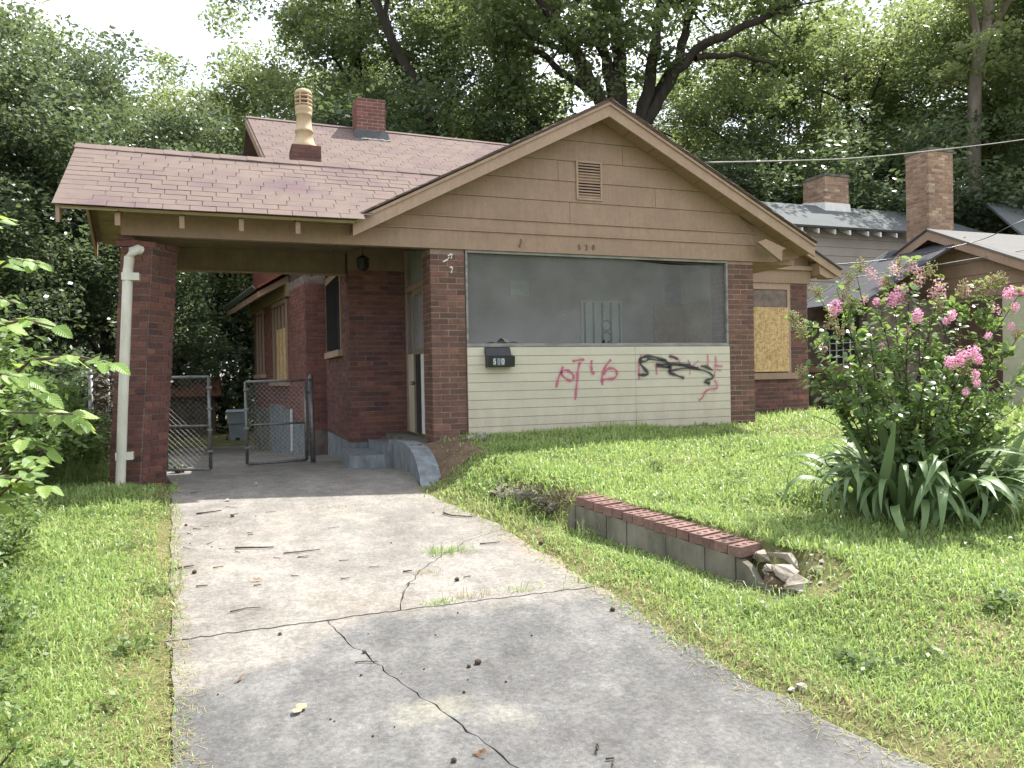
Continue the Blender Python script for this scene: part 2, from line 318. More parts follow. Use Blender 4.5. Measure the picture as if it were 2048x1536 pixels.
def np_mesh(name, V, F):
    """V (n,3), F (m,k) constant k"""
    m = bpy.data.meshes.new(name); F = np.asarray(F, dtype=np.int32); V = np.asarray(V, dtype=np.float32); k = F.shape[1]
    m.vertices.add(len(V)); m.vertices.foreach_set('co', V.ravel()); m.loops.add(F.size); m.loops.foreach_set('vertex_index', F.ravel())
    m.polygons.add(len(F)); m.polygons.foreach_set('loop_start', np.arange(0, F.size, k, dtype=np.int32)); m.polygons.foreach_set('loop_total', np.full(len(F), k, dtype=np.int32))
    m.update(calc_edges=True); return m
def rnd(a, b): return random.uniform(a, b)
def at(px, py, Y):
    """a point measured on the photograph, at distance Y in front of the camera along the house's depth"""
    d = Vector(((px - 1024) / 1530, -(py - 768) / 1530, -1)); w = cam.matrix_world.to_3x3() @ d
    return Vector((0, 0, 1)) + w * (Y / w.y)
def col(px, D):
    """ground position seen in image column px at view distance D"""
    X = (px - 1024) / 1530 * D; return (.936 * X + .351 * D, -.351 * X + .936 * D)

# ------------------------------------------------------------------ bricks
BRICK_CACHE = {}
def brick_mesh(L, h, mat):
    key = (round(L, 2), round(h, 3), mat)
    if key not in BRICK_CACHE:
        me = MB().box(-key[0] / 2, key[0] / 2, -.03, .03, -h / 2, h / 2).mesh('brick'); me.materials.append(MAT[mat]); BRICK_CACHE[key] = me
    return BRICK_CACHE[key]
def brick_face(parent, o, u, L, z0, n, ch=.0657, bl=.2, joint=.0125, mat='brick', single=True, holes=(), lean=None, proud=.006, phase=0, join=None, zlim=None):
    """courses of bricks on a wall plane: o = lower corner, u = direction along it (outside on the right-hand side of u), proud of the mortar"""
    u = Vector((u[0], u[1], 0)).normalized(); nrm = Vector((u.y, -u.x, 0)); o = Vector((o[0], o[1], 0)); h = ch - joint
    mb = join if join is not None else MB(); ang = math.atan2(u.y, u.x)
    for i in range(n):
        zc = z0 + ch * (i + .5); s = -bl / 2 if (i + phase) % 2 else 0.0
        while s < L - .02:
            a, b = max(s, 0) + (joint / 2 if s > 0 else 0), min(s + bl, L) - (joint / 2 if s + bl < L else 0); s += bl
            if b - a < .025: continue
            segs = [(a, b)]
            for (h0, h1, g0, g1) in holes:
                if g0 < zc < g1:
                    nx = []
                    for (p, q) in segs:
                        if h0 > p + .02: nx.append((p, min(q, h0)))
                        if h1 < q - .02: nx.append((max(p, h1), q))
                    segs = [x for x in nx if x[1] - x[0] > .02]
            for (p, q) in segs:
                l = round(q - p, 2); off = Vector((0, 0, 0)) if lean is None else Vector(lean(zc))
                c = o + u * ((p + q) / 2) + nrm * (proud - .03 + rnd(-.0022, .0022)) + Vector((0, 0, zc + rnd(-.0012, .0012))) + off
                if single:
                    b_ = obj('brick', brick_mesh(l, h, mat), None, parent); b_.location = c; b_.rotation_euler = (0, 0, ang + rnd(-.006, .006))
                else:
                    mb.ob(c - u * l / 2 + nrm * .03 - Vector((0, 0, h / 2)), u * l, nrm * -.06, Vector((0, 0, h)))
    if not single and join is None: mb.build('brickwork', mat, parent, kind='stuff')
    return mb

# ================================================================== GROUND
def Dz(y):
    y = np.asarray(y, float)
    return np.where(y < 7.5, -.07 * (7.5 - np.clip(y, -2.5, 7.5)), np.where(y < 8.3, 0, np.where(y < 11, -.042 * (y - 8.3), -.1134 - .055 * (np.clip(y, 11, 25) - 11))))
EY = [-3, 0, 1.9, 2.7, 3.7, 4.3, 5.5, 6.9, 7.3, 8.4, 9.0, 30]
def edge_r(y): return np.interp(y, EY, [3.3, 2.7, 2.30, 2.11, 2.03, 2.02, 1.95, 1.70, 1.76, 1.84, 1.84, 1.84])
def edge_l(y): return np.interp(y, [-3, 0, 2.9, 4.2, 7.5, 8.3, 10, 20], [-.02, -.05, -.20, -.275, -.48, -.52, -.75, -1.3])
WA, WB = Vector((2.37, 5.30, 0)), Vector((2.87, 3.48, 0)); WU = (WB - WA).normalized(); WN = Vector((WU.y, -WU.x, 0))   # WN points to the driveway
def wall_x(y): return 2.37 + (5.3 - np.asarray(y)) * .2747
def gz(x, y, bumps=True):
    x = np.asarray(x, float); y = np.asarray(y, float); d = Dz(y)
    L = np.where(y < 8.3, -.02 + (y - 3.7) * .078, .339 - np.clip(y - 8.3, 0, 3) * .02)
    L = np.maximum(L, -.42)
    e0 = np.interp(y, [0, 3.2, 3.42, 5.45, 5.7, 6.6, 7.1, 8.3], [2.85, 2.3, 2.97, 2.40, 2.1, 1.85, 1.85, 1.95])
    e1 = np.interp(y, [0, 3.2, 3.42, 5.45, 5.7, 6.6, 7.1, 8.3], [4.1, 3.5, 3.10, 2.52, 2.6, 2.5, 2.35, 2.25])
    t = np.clip((x - e0) / (e1 - e0), 0, 1); t = t * t * (3 - 2 * t)
    strip = np.clip((x - edge_r(y)) / .15, 0, 1) * .025
    r = (d + strip) * (1 - t) + L * t
    lft = d + .02 * np.clip((edge_l(y) - x) / .2, 0, 1) + .05 * np.clip(-x - 1.6, 0, 6)
    z = np.where(x > 0.5, r, lft)
    if bumps: z = z + .012 * np.sin(x * 3.1 + 1.3 * np.sin(y * 2.3)) * np.sin(y * 2.7 + x) * np.clip(np.maximum(x - edge_r(y) - .1, edge_l(y) - .1 - x) * 3, 0, 1)
    inside = (x > edge_l(y) - .09) & (x < edge_r(y) + .07) & (y < 26)
    core = (x > edge_l(y) + .05) & (x < edge_r(y) - .05) & (y < 26)
    return np.where(core, d - .05, np.where(inside, d - .014, z))
def gz1(x, y): return float(gz(x, y))
xs = np.concatenate([np.linspace(-220, -7, 22)[:-1], np.arange(-7, 17, .11), np.linspace(17, 220, 22)])
ys = np.concatenate([np.linspace(-60, -2, 8)[:-1], np.arange(-2, 19, .11), np.linspace(19, 300, 24)])
X, Y = np.meshgrid(xs, ys); Z = gz(X, Y)
nx, ny = len(xs), len(ys); idx = np.arange(nx * ny).reshape(ny, nx)
gm = np_mesh('ground', np.stack([X, Y, Z], -1).reshape(-1, 3), np.stack([idx[:-1, :-1], idx[:-1, 1:], idx[1:, 1:], idx[1:, :-1]], -1).reshape(-1, 4))
gm.shade_smooth(); obj('ground', gm, 'ground', kind='structure')

# ------------------------------------------------------------------ driveway: slabs parted by a joint and by jagged cracks
drive = bpy.data.objects.new('driveway', None); C.objects.link(drive); drive['kind'] = 'structure'; ORIGIN[drive.name] = (0, 0, 0)
def jag(pts, amp, step=.06, seed=0):
    rr = random.Random(seed); out = [pts[0]]
    for (x0, y0), (x1, y1) in zip(pts[:-1], pts[1:]):
        L = math.hypot(x1 - x0, y1 - y0); n = max(1, int(L / step)); nx_, ny_ = -(y1 - y0) / L, (x1 - x0) / L
        for k in range(1, n + 1):
            j = rr.uniform(-amp, amp) if k < n else 0
            out.append((x0 + (x1 - x0) * k / n + nx_ * j, y0 + (y1 - y0) * k / n + ny_ * j))
    return out
def slab(poly, name='concrete_slab', thick=.07):
    from mathutils.geometry import delaunay_2d_cdt
    cv, _, cf = delaunay_2d_cdt([Vector(p) for p in poly], [], [list(range(len(poly)))], 1, 1e-5)[:3]
    bm = bmesh.new(); vs_ = [bm.verts.new((p.x, p.y, float(Dz(p.y)))) for p in cv]
    for q in cf:
        f = bm.faces.new([vs_[i] for i in q]); f.normal_update()
        if f.normal.z < 0: f.normal_flip()
    bmesh.ops.delete(bm, geom=[v for v in bm.verts if not v.link_faces], context='VERTS')
    r = bmesh.ops.extrude_face_region(bm, geom=bm.faces[:]); dn = [g for g in r['geom'] if isinstance(g, bmesh.types.BMVert)]
    bmesh.ops.translate(bm, verts=dn, vec=(0, 0, -thick)); bmesh.ops.recalc_face_normals(bm, faces=bm.faces[:])
    me = bpy.data.meshes.new(name); bm.to_mesh(me); bm.free(); return obj(name, me, 'drive', drive)
def shift(line, dx, dy, ch=0.0):
    sg = 1 if dx > 0 else -1
    return [(x + dx + sg * abs(random.gauss(0, ch)), y + dy) for x, y in line]
crackA = jag([(.47, 4.03), (.52, 3.75), (.592, 3.554), (.64, 3.32), (.70, 3.16), (.773, 2.947), (.86, 2.66), (.93, 2.45), (.98, 1.9), (1.05, 1.2), (1.1, .2), (1.15, -2.5)], .013, .045, 3)
crackB = jag([(.855, 4.06), (.90, 4.22), (.98, 4.42), (1.06, 4.58), (1.18, 4.75), (1.366, 4.99), (1.60, 5.22), (1.95, 5.45)], .014, .05, 5)
joint_l = jag([(-.30, 4.03), (.1, 4.04), (.47, 4.045), (.855, 4.055), (1.3, 4.05), (2.02, 4.04)], .010, .04, 9)
el_n = [(float(edge_l(y)) + rnd(-.012, .012), y) for y in np.arange(-2.5, 4.0, .14)]
er_n = [(float(edge_r(y)) + rnd(-.04, .04), y) for y in np.arange(-2.5, 4.0, .14)]
el_m = [(float(edge_l(y)) + rnd(-.012, .012), y) for y in np.arange(4.12, 7.42, .14)]
er_m = [(float(edge_r(y)) + rnd(-.03, .03), y) for y in np.arange(5.52, 7.42, .14)]
er_m0 = [(float(edge_r(y)) + rnd(-.03, .03), y) for y in np.arange(4.12, 5.44, .14)]
jl = [p for p in joint_l if p[0] < .46]; jm = [p for p in joint_l if p[0] > .48]
slab([(-.02, -2.5)] + el_n[1:] + shift(jl, 0, -.007) + shift(crackA, -.0015, 0, .0022))
slab(shift(crackA[::-1], .0015, 0, .0022) + shift(jm, 0, -.006) + er_n[::-1])
jl2 = [p for p in joint_l if p[0] < .85]; jm2 = [p for p in joint_l if p[0] > .86]
slab(el_m[::-1] + shift(jl2, 0, .008) + shift(crackB, -.0016, .002, .0025) + er_m + [(1.76, 7.44), (-.5, 7.44)])
slab(shift(jm2, 0, .007) + er_m0 + shift(crackB[::-1], .0016, -.002, .0025))
bk = MB()
for y0, y1 in ((7.45, 8.3), (8.31, 10.9), (10.915, 14.0), (14.01, 19.0), (19.01, 26.0)):
    za, zb = float(Dz(y0)), float(Dz(y1)); xr = 1.84 if y0 < 10.9 else 2.6
    mb = MB().hexa([(float(edge_l(y0)), y0, za - .07), (1.77 if y0 < 8 else xr, y0, za - .07), (xr, y1, zb - .07), (float(edge_l(y1)), y1, zb - .07),
                    (float(edge_l(y0)), y0, za), (1.77 if y0 < 8 else xr, y0, za), (xr, y1, zb), (float(edge_l(y1)), y1, zb)])
    mb.build('concrete_slab', 'drive', drive)

# ================================================================== THE BUNGALOW
YF, YB = 8.30, 10.0
H = thing('brick_bungalow', 'abandoned brick bungalow with tan gable, boarded windows and screened front porch', 'house', (4.3, 9.5, 0))
# --- porch pillars
def pillar(name, x0, x1, z0, z1, mat):
    core = MB().box(x0 + .004, x1 - .004, YF + .004, YF + .40, z0, z1).build(name, 'mortar' if mat == 'brick_dark' else 'mortar_dark', H)
    n = int((z1 - z0) / .0657); brick_face(core, (x0, YF + .004), (1, 0), x1 - x0, z0, n, mat=mat, bl=.2)
    mb = MB(); brick_face(core, (x0 + .004, YF + .36), (0, -1), .30, z0, n, mat=mat, single=False, join=mb)
    brick_face(core, (x1 - .004, YF + .06), (0, 1), .30, z0, n, mat=mat, single=False, join=mb, phase=1); mb.build('side_brickwork', mat, core, kind='stuff')
    return core
pL = pillar('porch_pillar', 2.16, 2.56, .29, 2.447, 'brick_dark')
pR = pillar('porch_pillar', 6.115, 6.515, .31, 2.447, 'brick_dark')
# --- header boards over porch and carport, gable siding
MB().box(-.92, 6.53, YF - .03, YF + .06, 2.449, 2.655).build('header_board', 'tan', H)
MB().box(-.92, 6.535, YF - .045, YF + .05, 2.657, 2.675).build('header_trim', 'tan', H)
MB().box(.2, 6.53, YF - .025, YF + .05, 2.677, 2.806).build('header_board', 'tan', H)
MB().box(.6, 6.535, YF - .04, YF + .05, 2.808, 2.822).build('header_trim', 'tan', H)
RK = .5125; AX = 4.278                        # roof pitch and ridge position of the porch gable
def gable_z(x, top=4.03): return top - RK * abs(x - AX)
zs = [2.822, 3.068, 3.312, 3.556, 3.80, 4.09]
seams = [3.88, 5.05, 3.735, 4.6, 4.2]
for i in range(5):
    a, b = zs[i], zs[i + 1] - .004
    for side in (0, 1):
        xl = AX - (4.088 - a) / RK if side == 0 else seams[i] + .0025
        xr_ = seams[i] - .0025 if side == 0 else AX + (4.088 - a) / RK
        xl = max(xl, 1.2); xr_ = min(xr_, 6.53)
        tl = max(AX - (4.088 - b) / RK, 1.2) if side == 0 else xl
        tr = xr_ if side == 0 else min(AX + (4.088 - b) / RK, 6.53)
        if tl > tr: tl = tr = (tl + tr) / 2
        yb, yt = YF - .016, YF - .008                      # clapboards lap slightly outward at the bottom
        MB().hexa([(xl, yb, a), (xr_, yb, a), (xr_, YF + .03, a), (xl, YF + .03, a), (tl, yt, b), (tr, yt, b), (tr, YF + .03, b), (tl, YF + .03, b)]).build('clapboard', 'tan', H)
# --- louvred attic vent
vent = MB().box(3.965, 3.99, YF - .03, YF + .01, 3.10, 3.57).box(4.285, 4.31, YF - .03, YF + .01, 3.10, 3.57).box(3.992, 4.283, YF - .03, YF + .01, 3.545, 3.57).box(3.992, 4.283, YF - .03, YF + .01, 3.10, 3.125).build('louvre_vent', 'tan_pale', H)
MB().box(3.992, 4.283, YF - .012, YF - .009, 3.126, 3.544).build('vent_back', 'dark', vent)
for k in range(12):
    z = 3.13 + k * .0347; MB().hexa([(3.993, YF - .032, z), (4.282, YF - .032, z), (4.282, YF - .026, z), (3.993, YF - .026, z), (3.993, YF - .016, z + .022), (4.282, YF - .016, z + .022), (4.282, YF - .0135, z + .022), (3.993, YF - .0135, z + .022)]).build('slat', 'tan_pale', vent)
# --- porch gable roof: soffit boards, fascia boards, decking with shingle edge
YR = 8.0
def roof_slab(name, mat, p, thick, parent=None, **kw):   # p: four corners of the top face
    P = [Vector(q) for q in p]; n = (P[1] - P[0]).cross(P[3] - P[0]).normalized(); n = n if n.z > 0 else -n
    return MB().hexa([q - n * thick for q in P] + P).build(name, mat, parent or H, **kw)
XL, XR = 1.27, 7.27
for s in (-1, 1):
    xe = XL if s < 0 else XR; ze = 4.225 - RK * abs(xe - AX)
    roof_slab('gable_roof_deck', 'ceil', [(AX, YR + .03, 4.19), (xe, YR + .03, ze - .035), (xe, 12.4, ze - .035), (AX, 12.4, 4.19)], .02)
    roof_slab('gable_shingles', 'shingle', [(AX, YR - .03, 4.225), (xe - .03 * -s, YR - .03, ze + .0), (xe - .03 * -s, 12.4, ze), (AX, 12.4, 4.225)], .022)
    # fascia: two boards
    d = Vector((xe - AX, 0, ze - 4.225)); up = Vector((0, 0, 1))
    MB().prism([(AX, YR, 4.193), (AX, YR, 4.033), Vector((AX, YR, 4.033)) + d, Vector((AX, YR, 4.193)) + d], (0, .03, 0)).build('fascia_board', 'tan_pale', H)
    MB().prism([(AX, YR - .02, 4.197), (AX, YR - .02, 4.163), Vector((AX, YR - .02, 4.163)) + d, Vector((AX, YR - .02, 4.197)) + d], (0, .019, 0)).build('fascia_trim', 'tan_pale', H)
    # soffit planks between fascia and wall, laid across the overhang
    n = 9
    for k in range(n):
        a, b = k / n, (k + 1) / n - .004
        q = [Vector((AX, YR + .032, 4.075)) + d * a, Vector((AX, YR + .032, 4.075)) + d * b, Vector((AX, YF - .02, 4.075)) + d * b, Vector((AX, YF - .02, 4.075)) + d * a]
        MB().hexa([p + Vector((0, 0, rnd(-.004, .004))) for p in q] + [p + Vector((0, 0, .02)) for p in q]).build('soffit_plank', 'tan', H)
# ragged shingle ends along the rakes
mb = MB()
for s in (-1, 1):
    xe = XL if s < 0 else XR
    for k in range(34):
        t = k / 34; x = AX + (xe - AX) * t; z = 4.232 - RK * abs(x - AX); w = (xe - AX) / 34
        mb.hexa([(x, YR - .045 + rnd(-.012, .012), z - .012), (x + w, YR - .045 + rnd(-.012, .012), z - .012 - RK * abs(w)), (x + w, YR + .1, z - .012 - RK * abs(w)), (x, YR + .1, z - .012),
                 (x, YR - .045 + rnd(-.012, .012), z), (x + w, YR - .045, z - RK * abs(w) + .004), (x + w, YR + .1, z - RK * abs(w) + .004), (x, YR + .1, z)])
mb.build('rake_shingles', 'shingle', H, kind='stuff')
# knee brackets under the right rake and the cornice return
MB().prism([at(1516, 484, 8.06), at(1564, 523, 8.06), at(1565, 500, 8.06), at(1572, 497, 8.06), at(1532, 478, 8.06)], (0, .05, 0)).build('knee_bracket', 'tan', H)
MB().prism([(6.15, YF + .002, 2.83), (6.15, YF + .002, 3.118), (6.56, YF + .002, 2.908), (6.56, YF + .002, 2.83)], (0, .02, 0)).build('gable_filler', 'tan', H)
MB().prism([(6.531, YF - .012, 2.452), (6.531, YF - .012, 2.96), (7.25, YF - .012, 2.592), (7.25, YF - .012, 2.53), (6.80, YF - .012, 2.452)], (0, .03, 0)).build('rake_return', 'tan', H)
MB().box(6.533, 6.60, YF + .02, YF + .5, 2.45, 2.82).build('corner_board', 'tan', H)
MB().prism([(6.537, YF + .08, 2.80), (7.25, YF + .08, 2.50), (7.25, YF + .08, 2.44), (6.537, YF + .08, 2.44)], (0, 1.5, 0)).build('side_soffit', 'tan', H)
# --- front infill: insect screen, frame, cream siding
scr = MB().box(2.575, 6.10, YF + .028, YF + .03, 1.375, 2.44)
sm = bpy.data.meshes.new('insect_screen'); bm = bmesh.new()
cols = 44; rows = 12; gv = {}
for i in range(cols + 1):
    for j in range(rows + 1):
        x = 2.585 + (6.09 - 2.585) * i / cols; z = 1.385 + (2.43 - 1.385) * j / rows; y = YF + .03 + .006 * math.sin(i * .7) * math.sin(j * .5)
        if j == 0 and 4 <= i <= 8: z += .05 * math.exp(-((i - 6.6) / .55) ** 2) + .018 * math.exp(-((i - 4.8) / .7) ** 2); y -= .02
        if j == 0 and i == 22: z += .05; y -= .015
        if j == rows and i > 25: z -= .055 * math.sin((i - 25) / 19 * math.pi) ** 1.0
        gv[i, j] = bm.verts.new((x, y, z))
for i in range(cols):
    for j in range(rows): bm.faces.new((gv[i, j], gv[i + 1, j], gv[i + 1, j + 1], gv[i, j + 1]))
bm.to_mesh(sm); bm.free(); sm.shade_smooth(); obj('insect_screen', sm, 'screen', H)
for q in ([(2.79, 1.391), (2.86, 1.405), (2.93, 1.398), (2.97, 1.44), (3.0, 1.455), (3.03, 1.41), (3.07, 1.391)], [(4.30, 1.391), (4.318, 1.445), (4.335, 1.391)], [(5.0, 2.404), (5.5, 2.385), (5.95, 2.395), (6.07, 2.404)]):
    MB().prism([(x, YF + .012, z) for x, z in q], (0, .003, 0)).build('tear_shade_patch', 'dark', H)  # dark patches painted for the unlit porch showing through gaps in the screen
for q in ([(2.99, 1.455), (3.035, 1.41), (3.085, 1.391), (3.075, 1.425), (3.03, 1.445)], [(4.335, 1.391), (4.365, 1.391), (4.318, 1.43)]):
    MB().prism([(x, YF + .004, z) for x, z in q], (0, .002, 0)).build('screen_flap', 'white_worn', H)
fr = [('b', 2.567, 6.108, 1.350, 1.388), ('t', 2.567, 6.108, 2.418, 2.446), ('l', 2.567, 2.592, 1.389, 2.417), ('r', 6.083, 6.108, 1.389, 2.417)]
for k, a, b, c_, d_ in fr: MB().box(a, b, YF - .012, YF + .024, c_, d_).build('screen_frame', 'white_worn', H)
MB().box(2.565, 6.11, YF + .0, YF + .04, .2, 1.349).build('siding_backing', 'mortar', H)
PZ = [.28 + (1.349 - .28) * k / 10.6 for k in range(12)]
siding = []
for k in range(11):
    a, b = 1.347 - (k + 1) * .1008, 1.347 - k * .1008 - .004
    if b < .27: break
    for x0, x1 in ((2.566, 4.718), (4.722, 6.109)):
        siding.append(MB().hexa([(x0, YF - .030, a), (x1, YF - .030, a), (x1, YF - .001, a), (x0, YF - .001, a), (x0, YF - .026, b), (x1, YF - .026, b), (x1, YF - .001, b), (x0, YF - .001, b)]).build('siding_plank', 'cream', H))
# --- spray paint on the cream siding
PINK = [[(3.747, 1.112), (3.712, 1.059), (3.736, 0.997), (3.802, 0.95), (3.861, 0.941), (3.887, 0.979), (3.863, 1.033), (3.805, 1.065), (3.746, 1.073), (3.703, 1.028), (3.668, 0.937), (3.65, 0.861)], [(3.866, 1.172), (3.943, 1.186), (4.028, 1.193)], [(3.968, 1.163), (3.932, 1.055), (3.93, 0.963), (3.91, 0.84), (3.895, 0.709)], [(4.123, 1.184), (4.113, 1.115), (4.12, 1.052), (4.128, 1.018), (4.163, 1.044)], [(4.385, 1.19), (4.322, 1.128), (4.267, 1.034), (4.252, 0.957), (4.264, 0.878)], [(4.257, 0.941), (4.336, 0.955), (4.424, 0.953), (4.47, 1.015), (4.444, 1.071), (4.374, 1.088), (4.312, 1.065), (4.276, 1.003)], [(5.767, 1.242), (5.775, 1.159), (5.764, 1.093)], [(5.885, 1.224), (5.892, 1.125), (5.87, 0.976), (5.84, 0.943)], [(5.862, 1.1), (6.0, 1.082)], [(5.891, 1.05), (5.979, 1.024)], [(5.513, 1.08), (5.59, 1.128), (5.63, 1.161)], [(5.467, 1.179), (5.513, 1.096), (5.492, 0.982)], [(4.807, 1.249), (4.769, 1.17), (4.766, 1.026), (4.764, 0.931)], [(5.006, 1.135), (5.021, 0.99)], [(5.212, 1.214), (5.325, 1.196), (5.352, 1.139)], [(5.619, 0.651), (5.688, 0.699), (5.709, 0.764), (5.798, 0.803), (5.915, 0.8), (5.897, 0.876), (5.859, 0.91)]]
BLACK = [[(4.747, 0.998), (4.82, 0.994), (4.911, 1.0), (4.839, 1.073), (4.777, 1.138), (4.787, 1.201), (4.861, 1.225), (4.952, 1.224), (5.099, 1.182), (5.173, 1.149), (5.228, 1.076), (5.171, 1.028), (5.283, 0.986), (5.414, 0.943)], [(4.787, 1.162), (4.878, 1.161), (4.897, 1.2), (5.044, 1.167), (5.165, 1.174)], [(5.006, 1.127), (5.135, 1.093), (5.247, 1.076), (5.005, 1.095)], [(5.006, 1.119), (5.248, 1.124), (5.513, 1.113)], [(5.323, 1.115), (5.513, 1.08), (5.628, 1.07)], [(5.18, 1.036), (5.417, 1.073), (5.608, 1.062), (5.763, 1.019), (5.84, 0.968), (5.839, 0.926), (5.702, 0.913), (5.779, 0.87)], [(5.657, 1.095), (5.745, 1.085), (5.841, 1.034)], [(5.702, 0.888), (5.799, 0.869)], [(5.193, 1.214), (5.231, 1.23), (5.324, 1.18)]]
def stroke(pts, y, width, mat, parent, strength=1.0, name='graffiti_stroke', fade=True):
    P = [Vector((a, b)) for a, b in pts]
    for _ in range(2):                                     # corner cutting
        Q = [P[0]]
        for a, b in zip(P[:-1], P[1:]): Q += [a * .75 + b * .25, a * .25 + b * .75]
        P = Q + [P[-1]]
    v, f, al = [], [], []; prof = [(-1, 0), (-.55, .55), (-.2, 1), (.2, 1), (.55, .55), (1, 0)]
    for i, p in enumerate(P):
        t = (P[min(i + 1, len(P) - 1)] - P[max(i - 1, 0)]).normalized(); n_ = Vector((-t.y, t.x)); w = width * (.8 + .3 * math.sin(i * .9 + width * 300))
        e = min(1, min(i, len(P) - 1 - i) / 2 + .35) if fade else 1
        for o_, a in prof: q = p + n_ * o_ * w; v.append((q.x, y, q.y)); al.append(a * strength * e)
    for i in range(len(P) - 1):
        for k in range(5): f.append((i * 6 + k, i * 6 + k + 1, (i + 1) * 6 + k + 1, (i + 1) * 6 + k))
    me = bpy.data.meshes.new(name); me.from_pydata(v, [], f); at_ = me.attributes.new('cover', 'FLOAT', 'POINT'); at_.data.foreach_set('value', al)
    return obj(name, me, mat, parent)
for k, sp in enumerate(PINK): stroke(sp, YF - .0325 - .0002 * k, .023 if k < 6 else .016, 'spray_pink', H, .9 if k < 6 else .62)
for k, sp in enumerate(PINK[:9]): stroke(sp, YF - .0318 - .00005 * k, .05, 'spray_pink', H, .16, 'overspray')
for k, sp in enumerate(BLACK): stroke(sp, YF - .0371 - .00005 * k, .055, 'spray_black', H, .16, 'overspray')
for sp in (PINK[12], PINK[13], PINK[14], PINK[15]): stroke(sp, YF - .0365, .045, 'spray_pink', H, .28)
for k, sp in enumerate(BLACK): stroke(sp, YF - .038 - .0002 * k, .03 if k in (0, 3, 4, 6, 7) else .02, 'spray_black', H, .95)
for sp in ([(2.36, 2.37), (2.42, 2.40), (2.40, 2.34)], [(2.30, 2.30), (2.36, 2.33), (2.38, 2.36)], [(2.38, 2.24), (2.42, 2.25), (2.40, 2.18)]): stroke(sp, YF - .012, .014, 'spray_white', H, .9, 'paint_mark')
# --- house number, hook
def digits(ch, size, loc, rot, mat, parent, name, ext=.004):
    cu = bpy.data.curves.new('digit', 'FONT'); cu.body = ch; cu.size = size; cu.extrude = ext; cu.align_x = 'CENTER'; cu.align_y = 'CENTER'
    to = bpy.data.objects.new('digit_tmp', cu); C.objects.link(to); bpy.context.view_layer.update()
    me = bpy.data.meshes.new_from_object(to.evaluated_get(bpy.context.evaluated_depsgraph_get())); bpy.data.objects.remove(to); bpy.data.curves.remove(cu); me.name = name
    me.materials.clear(); o = obj(name, me, mat, parent); o.location = loc; o.rotation_euler = rot; return o
for ch, x, z in (('5', 3.985, 2.53), ('3', 4.078, 2.528), ('0', 4.17, 2.532)):
    digits(ch, .095, (x, YF - .036, z), (math.pi / 2, 0, 0), 'number', H, 'house_number').scale = (.8, 1, 1)
MB().tube([(3.22, YF - .03, 2.50), (3.215, YF - .06, 2.52), (3.225, YF - .07, 2.55), (3.24, YF - .05, 2.58), (3.235, YF - .03, 2.59)], .007, 6).build('wall_hook', 'number', H)

# --- carport: leaning pier, beams, ceiling, roof
def lean(z): t = (2.45 - z) / 2.45; return Vector((-.165 * t, .02 * t, 0))
pa = math.radians(33.0); pu = Vector((math.cos(math.radians(-8)), math.sin(math.radians(-8)), 0)); 
c0 = Vector((-.655, 8.30, 0)); uL = Vector((.974, -.225, 0)); uR = Vector((.545, .838, 0))    # front corner and the directions of its two visible faces
wl, wr_ = .275, .40
def pier_core():
    P = []
    for z in (-.05, 2.36):
        l = lean(z); a = c0 - uL * wl; P += [a + l + Vector((0, 0, z)), c0 + l + Vector((0, 0, z)), c0 + uR * wr_ + l + Vector((0, 0, z)), a + uR * wr_ + l + Vector((0, 0, z))]
    return MB().hexa(P)
pier = pier_core().build('carport_pier', 'mortar_dark', H, label='leaning maroon brick carport pier with loose top bricks')
npc = 36
brick_face(pier, c0 - uL * wl, uL, wl + .005, -.03, npc, mat='brick', lean=lean, bl=.205)
brick_face(pier, c0 + uR * .035, uR, wr_ - .03, -.03, npc, mat='brick', lean=lean, bl=.205, phase=1)
for (dx, dy, z, L_, rz) in ((-.21, .03, 2.375, .2, -.25), (-.05, .02, 2.37, .16, .35), (-.23, .05, 2.435, .14, .1), (.16, .27, 2.375, .18, .9), (.03, .12, 2.372, .18, .75)):
    b_ = obj('brick', brick_mesh(L_, .056, 'brick'), None, pier); b_.location = c0 + Vector((dx, dy, z)); b_.rotation_euler = (rnd(-.06, .06), rnd(-.05, .05), rz)
# downspout on the pier
dsp = [(-.735, 8.13, 2.28), (-.755, 8.11, 2.29), (-.80, 8.09, 2.265), (-.83, 8.085, 2.20), (-.845, 8.085, 2.08), (-.865, 8.08, 1.7), (-.915, 8.06, .75), (-.95, 8.05, .03)]
ds = MB().tube([Vector(p) for p in dsp], [.045, .046, .047, .047, .046, .046, .045, .044], 10, cap=False).build('downspout', 'pvc', H, smooth=True)
for z, x in ((2.02, -.848), (.32, -.936)): MB().box(x - .05, x + .10, 8.035, 8.14, z - .035, z + .035).build('bracket', 'pvc', ds)
# back beam, side beam, ceiling boards
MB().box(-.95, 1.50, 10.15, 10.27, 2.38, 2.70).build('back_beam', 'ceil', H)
MB().box(-.95, 1.50, 10.12, 10.149, 2.36, 2.385).build('beam_trim', 'tan', H)
for k in range(13):
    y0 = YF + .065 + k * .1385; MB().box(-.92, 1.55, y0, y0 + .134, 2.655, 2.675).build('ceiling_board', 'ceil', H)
MB().box(-.95, -.905, YF + .07, 10.1, 2.40, 2.66).build('side_beam', 'tan_aged', H)
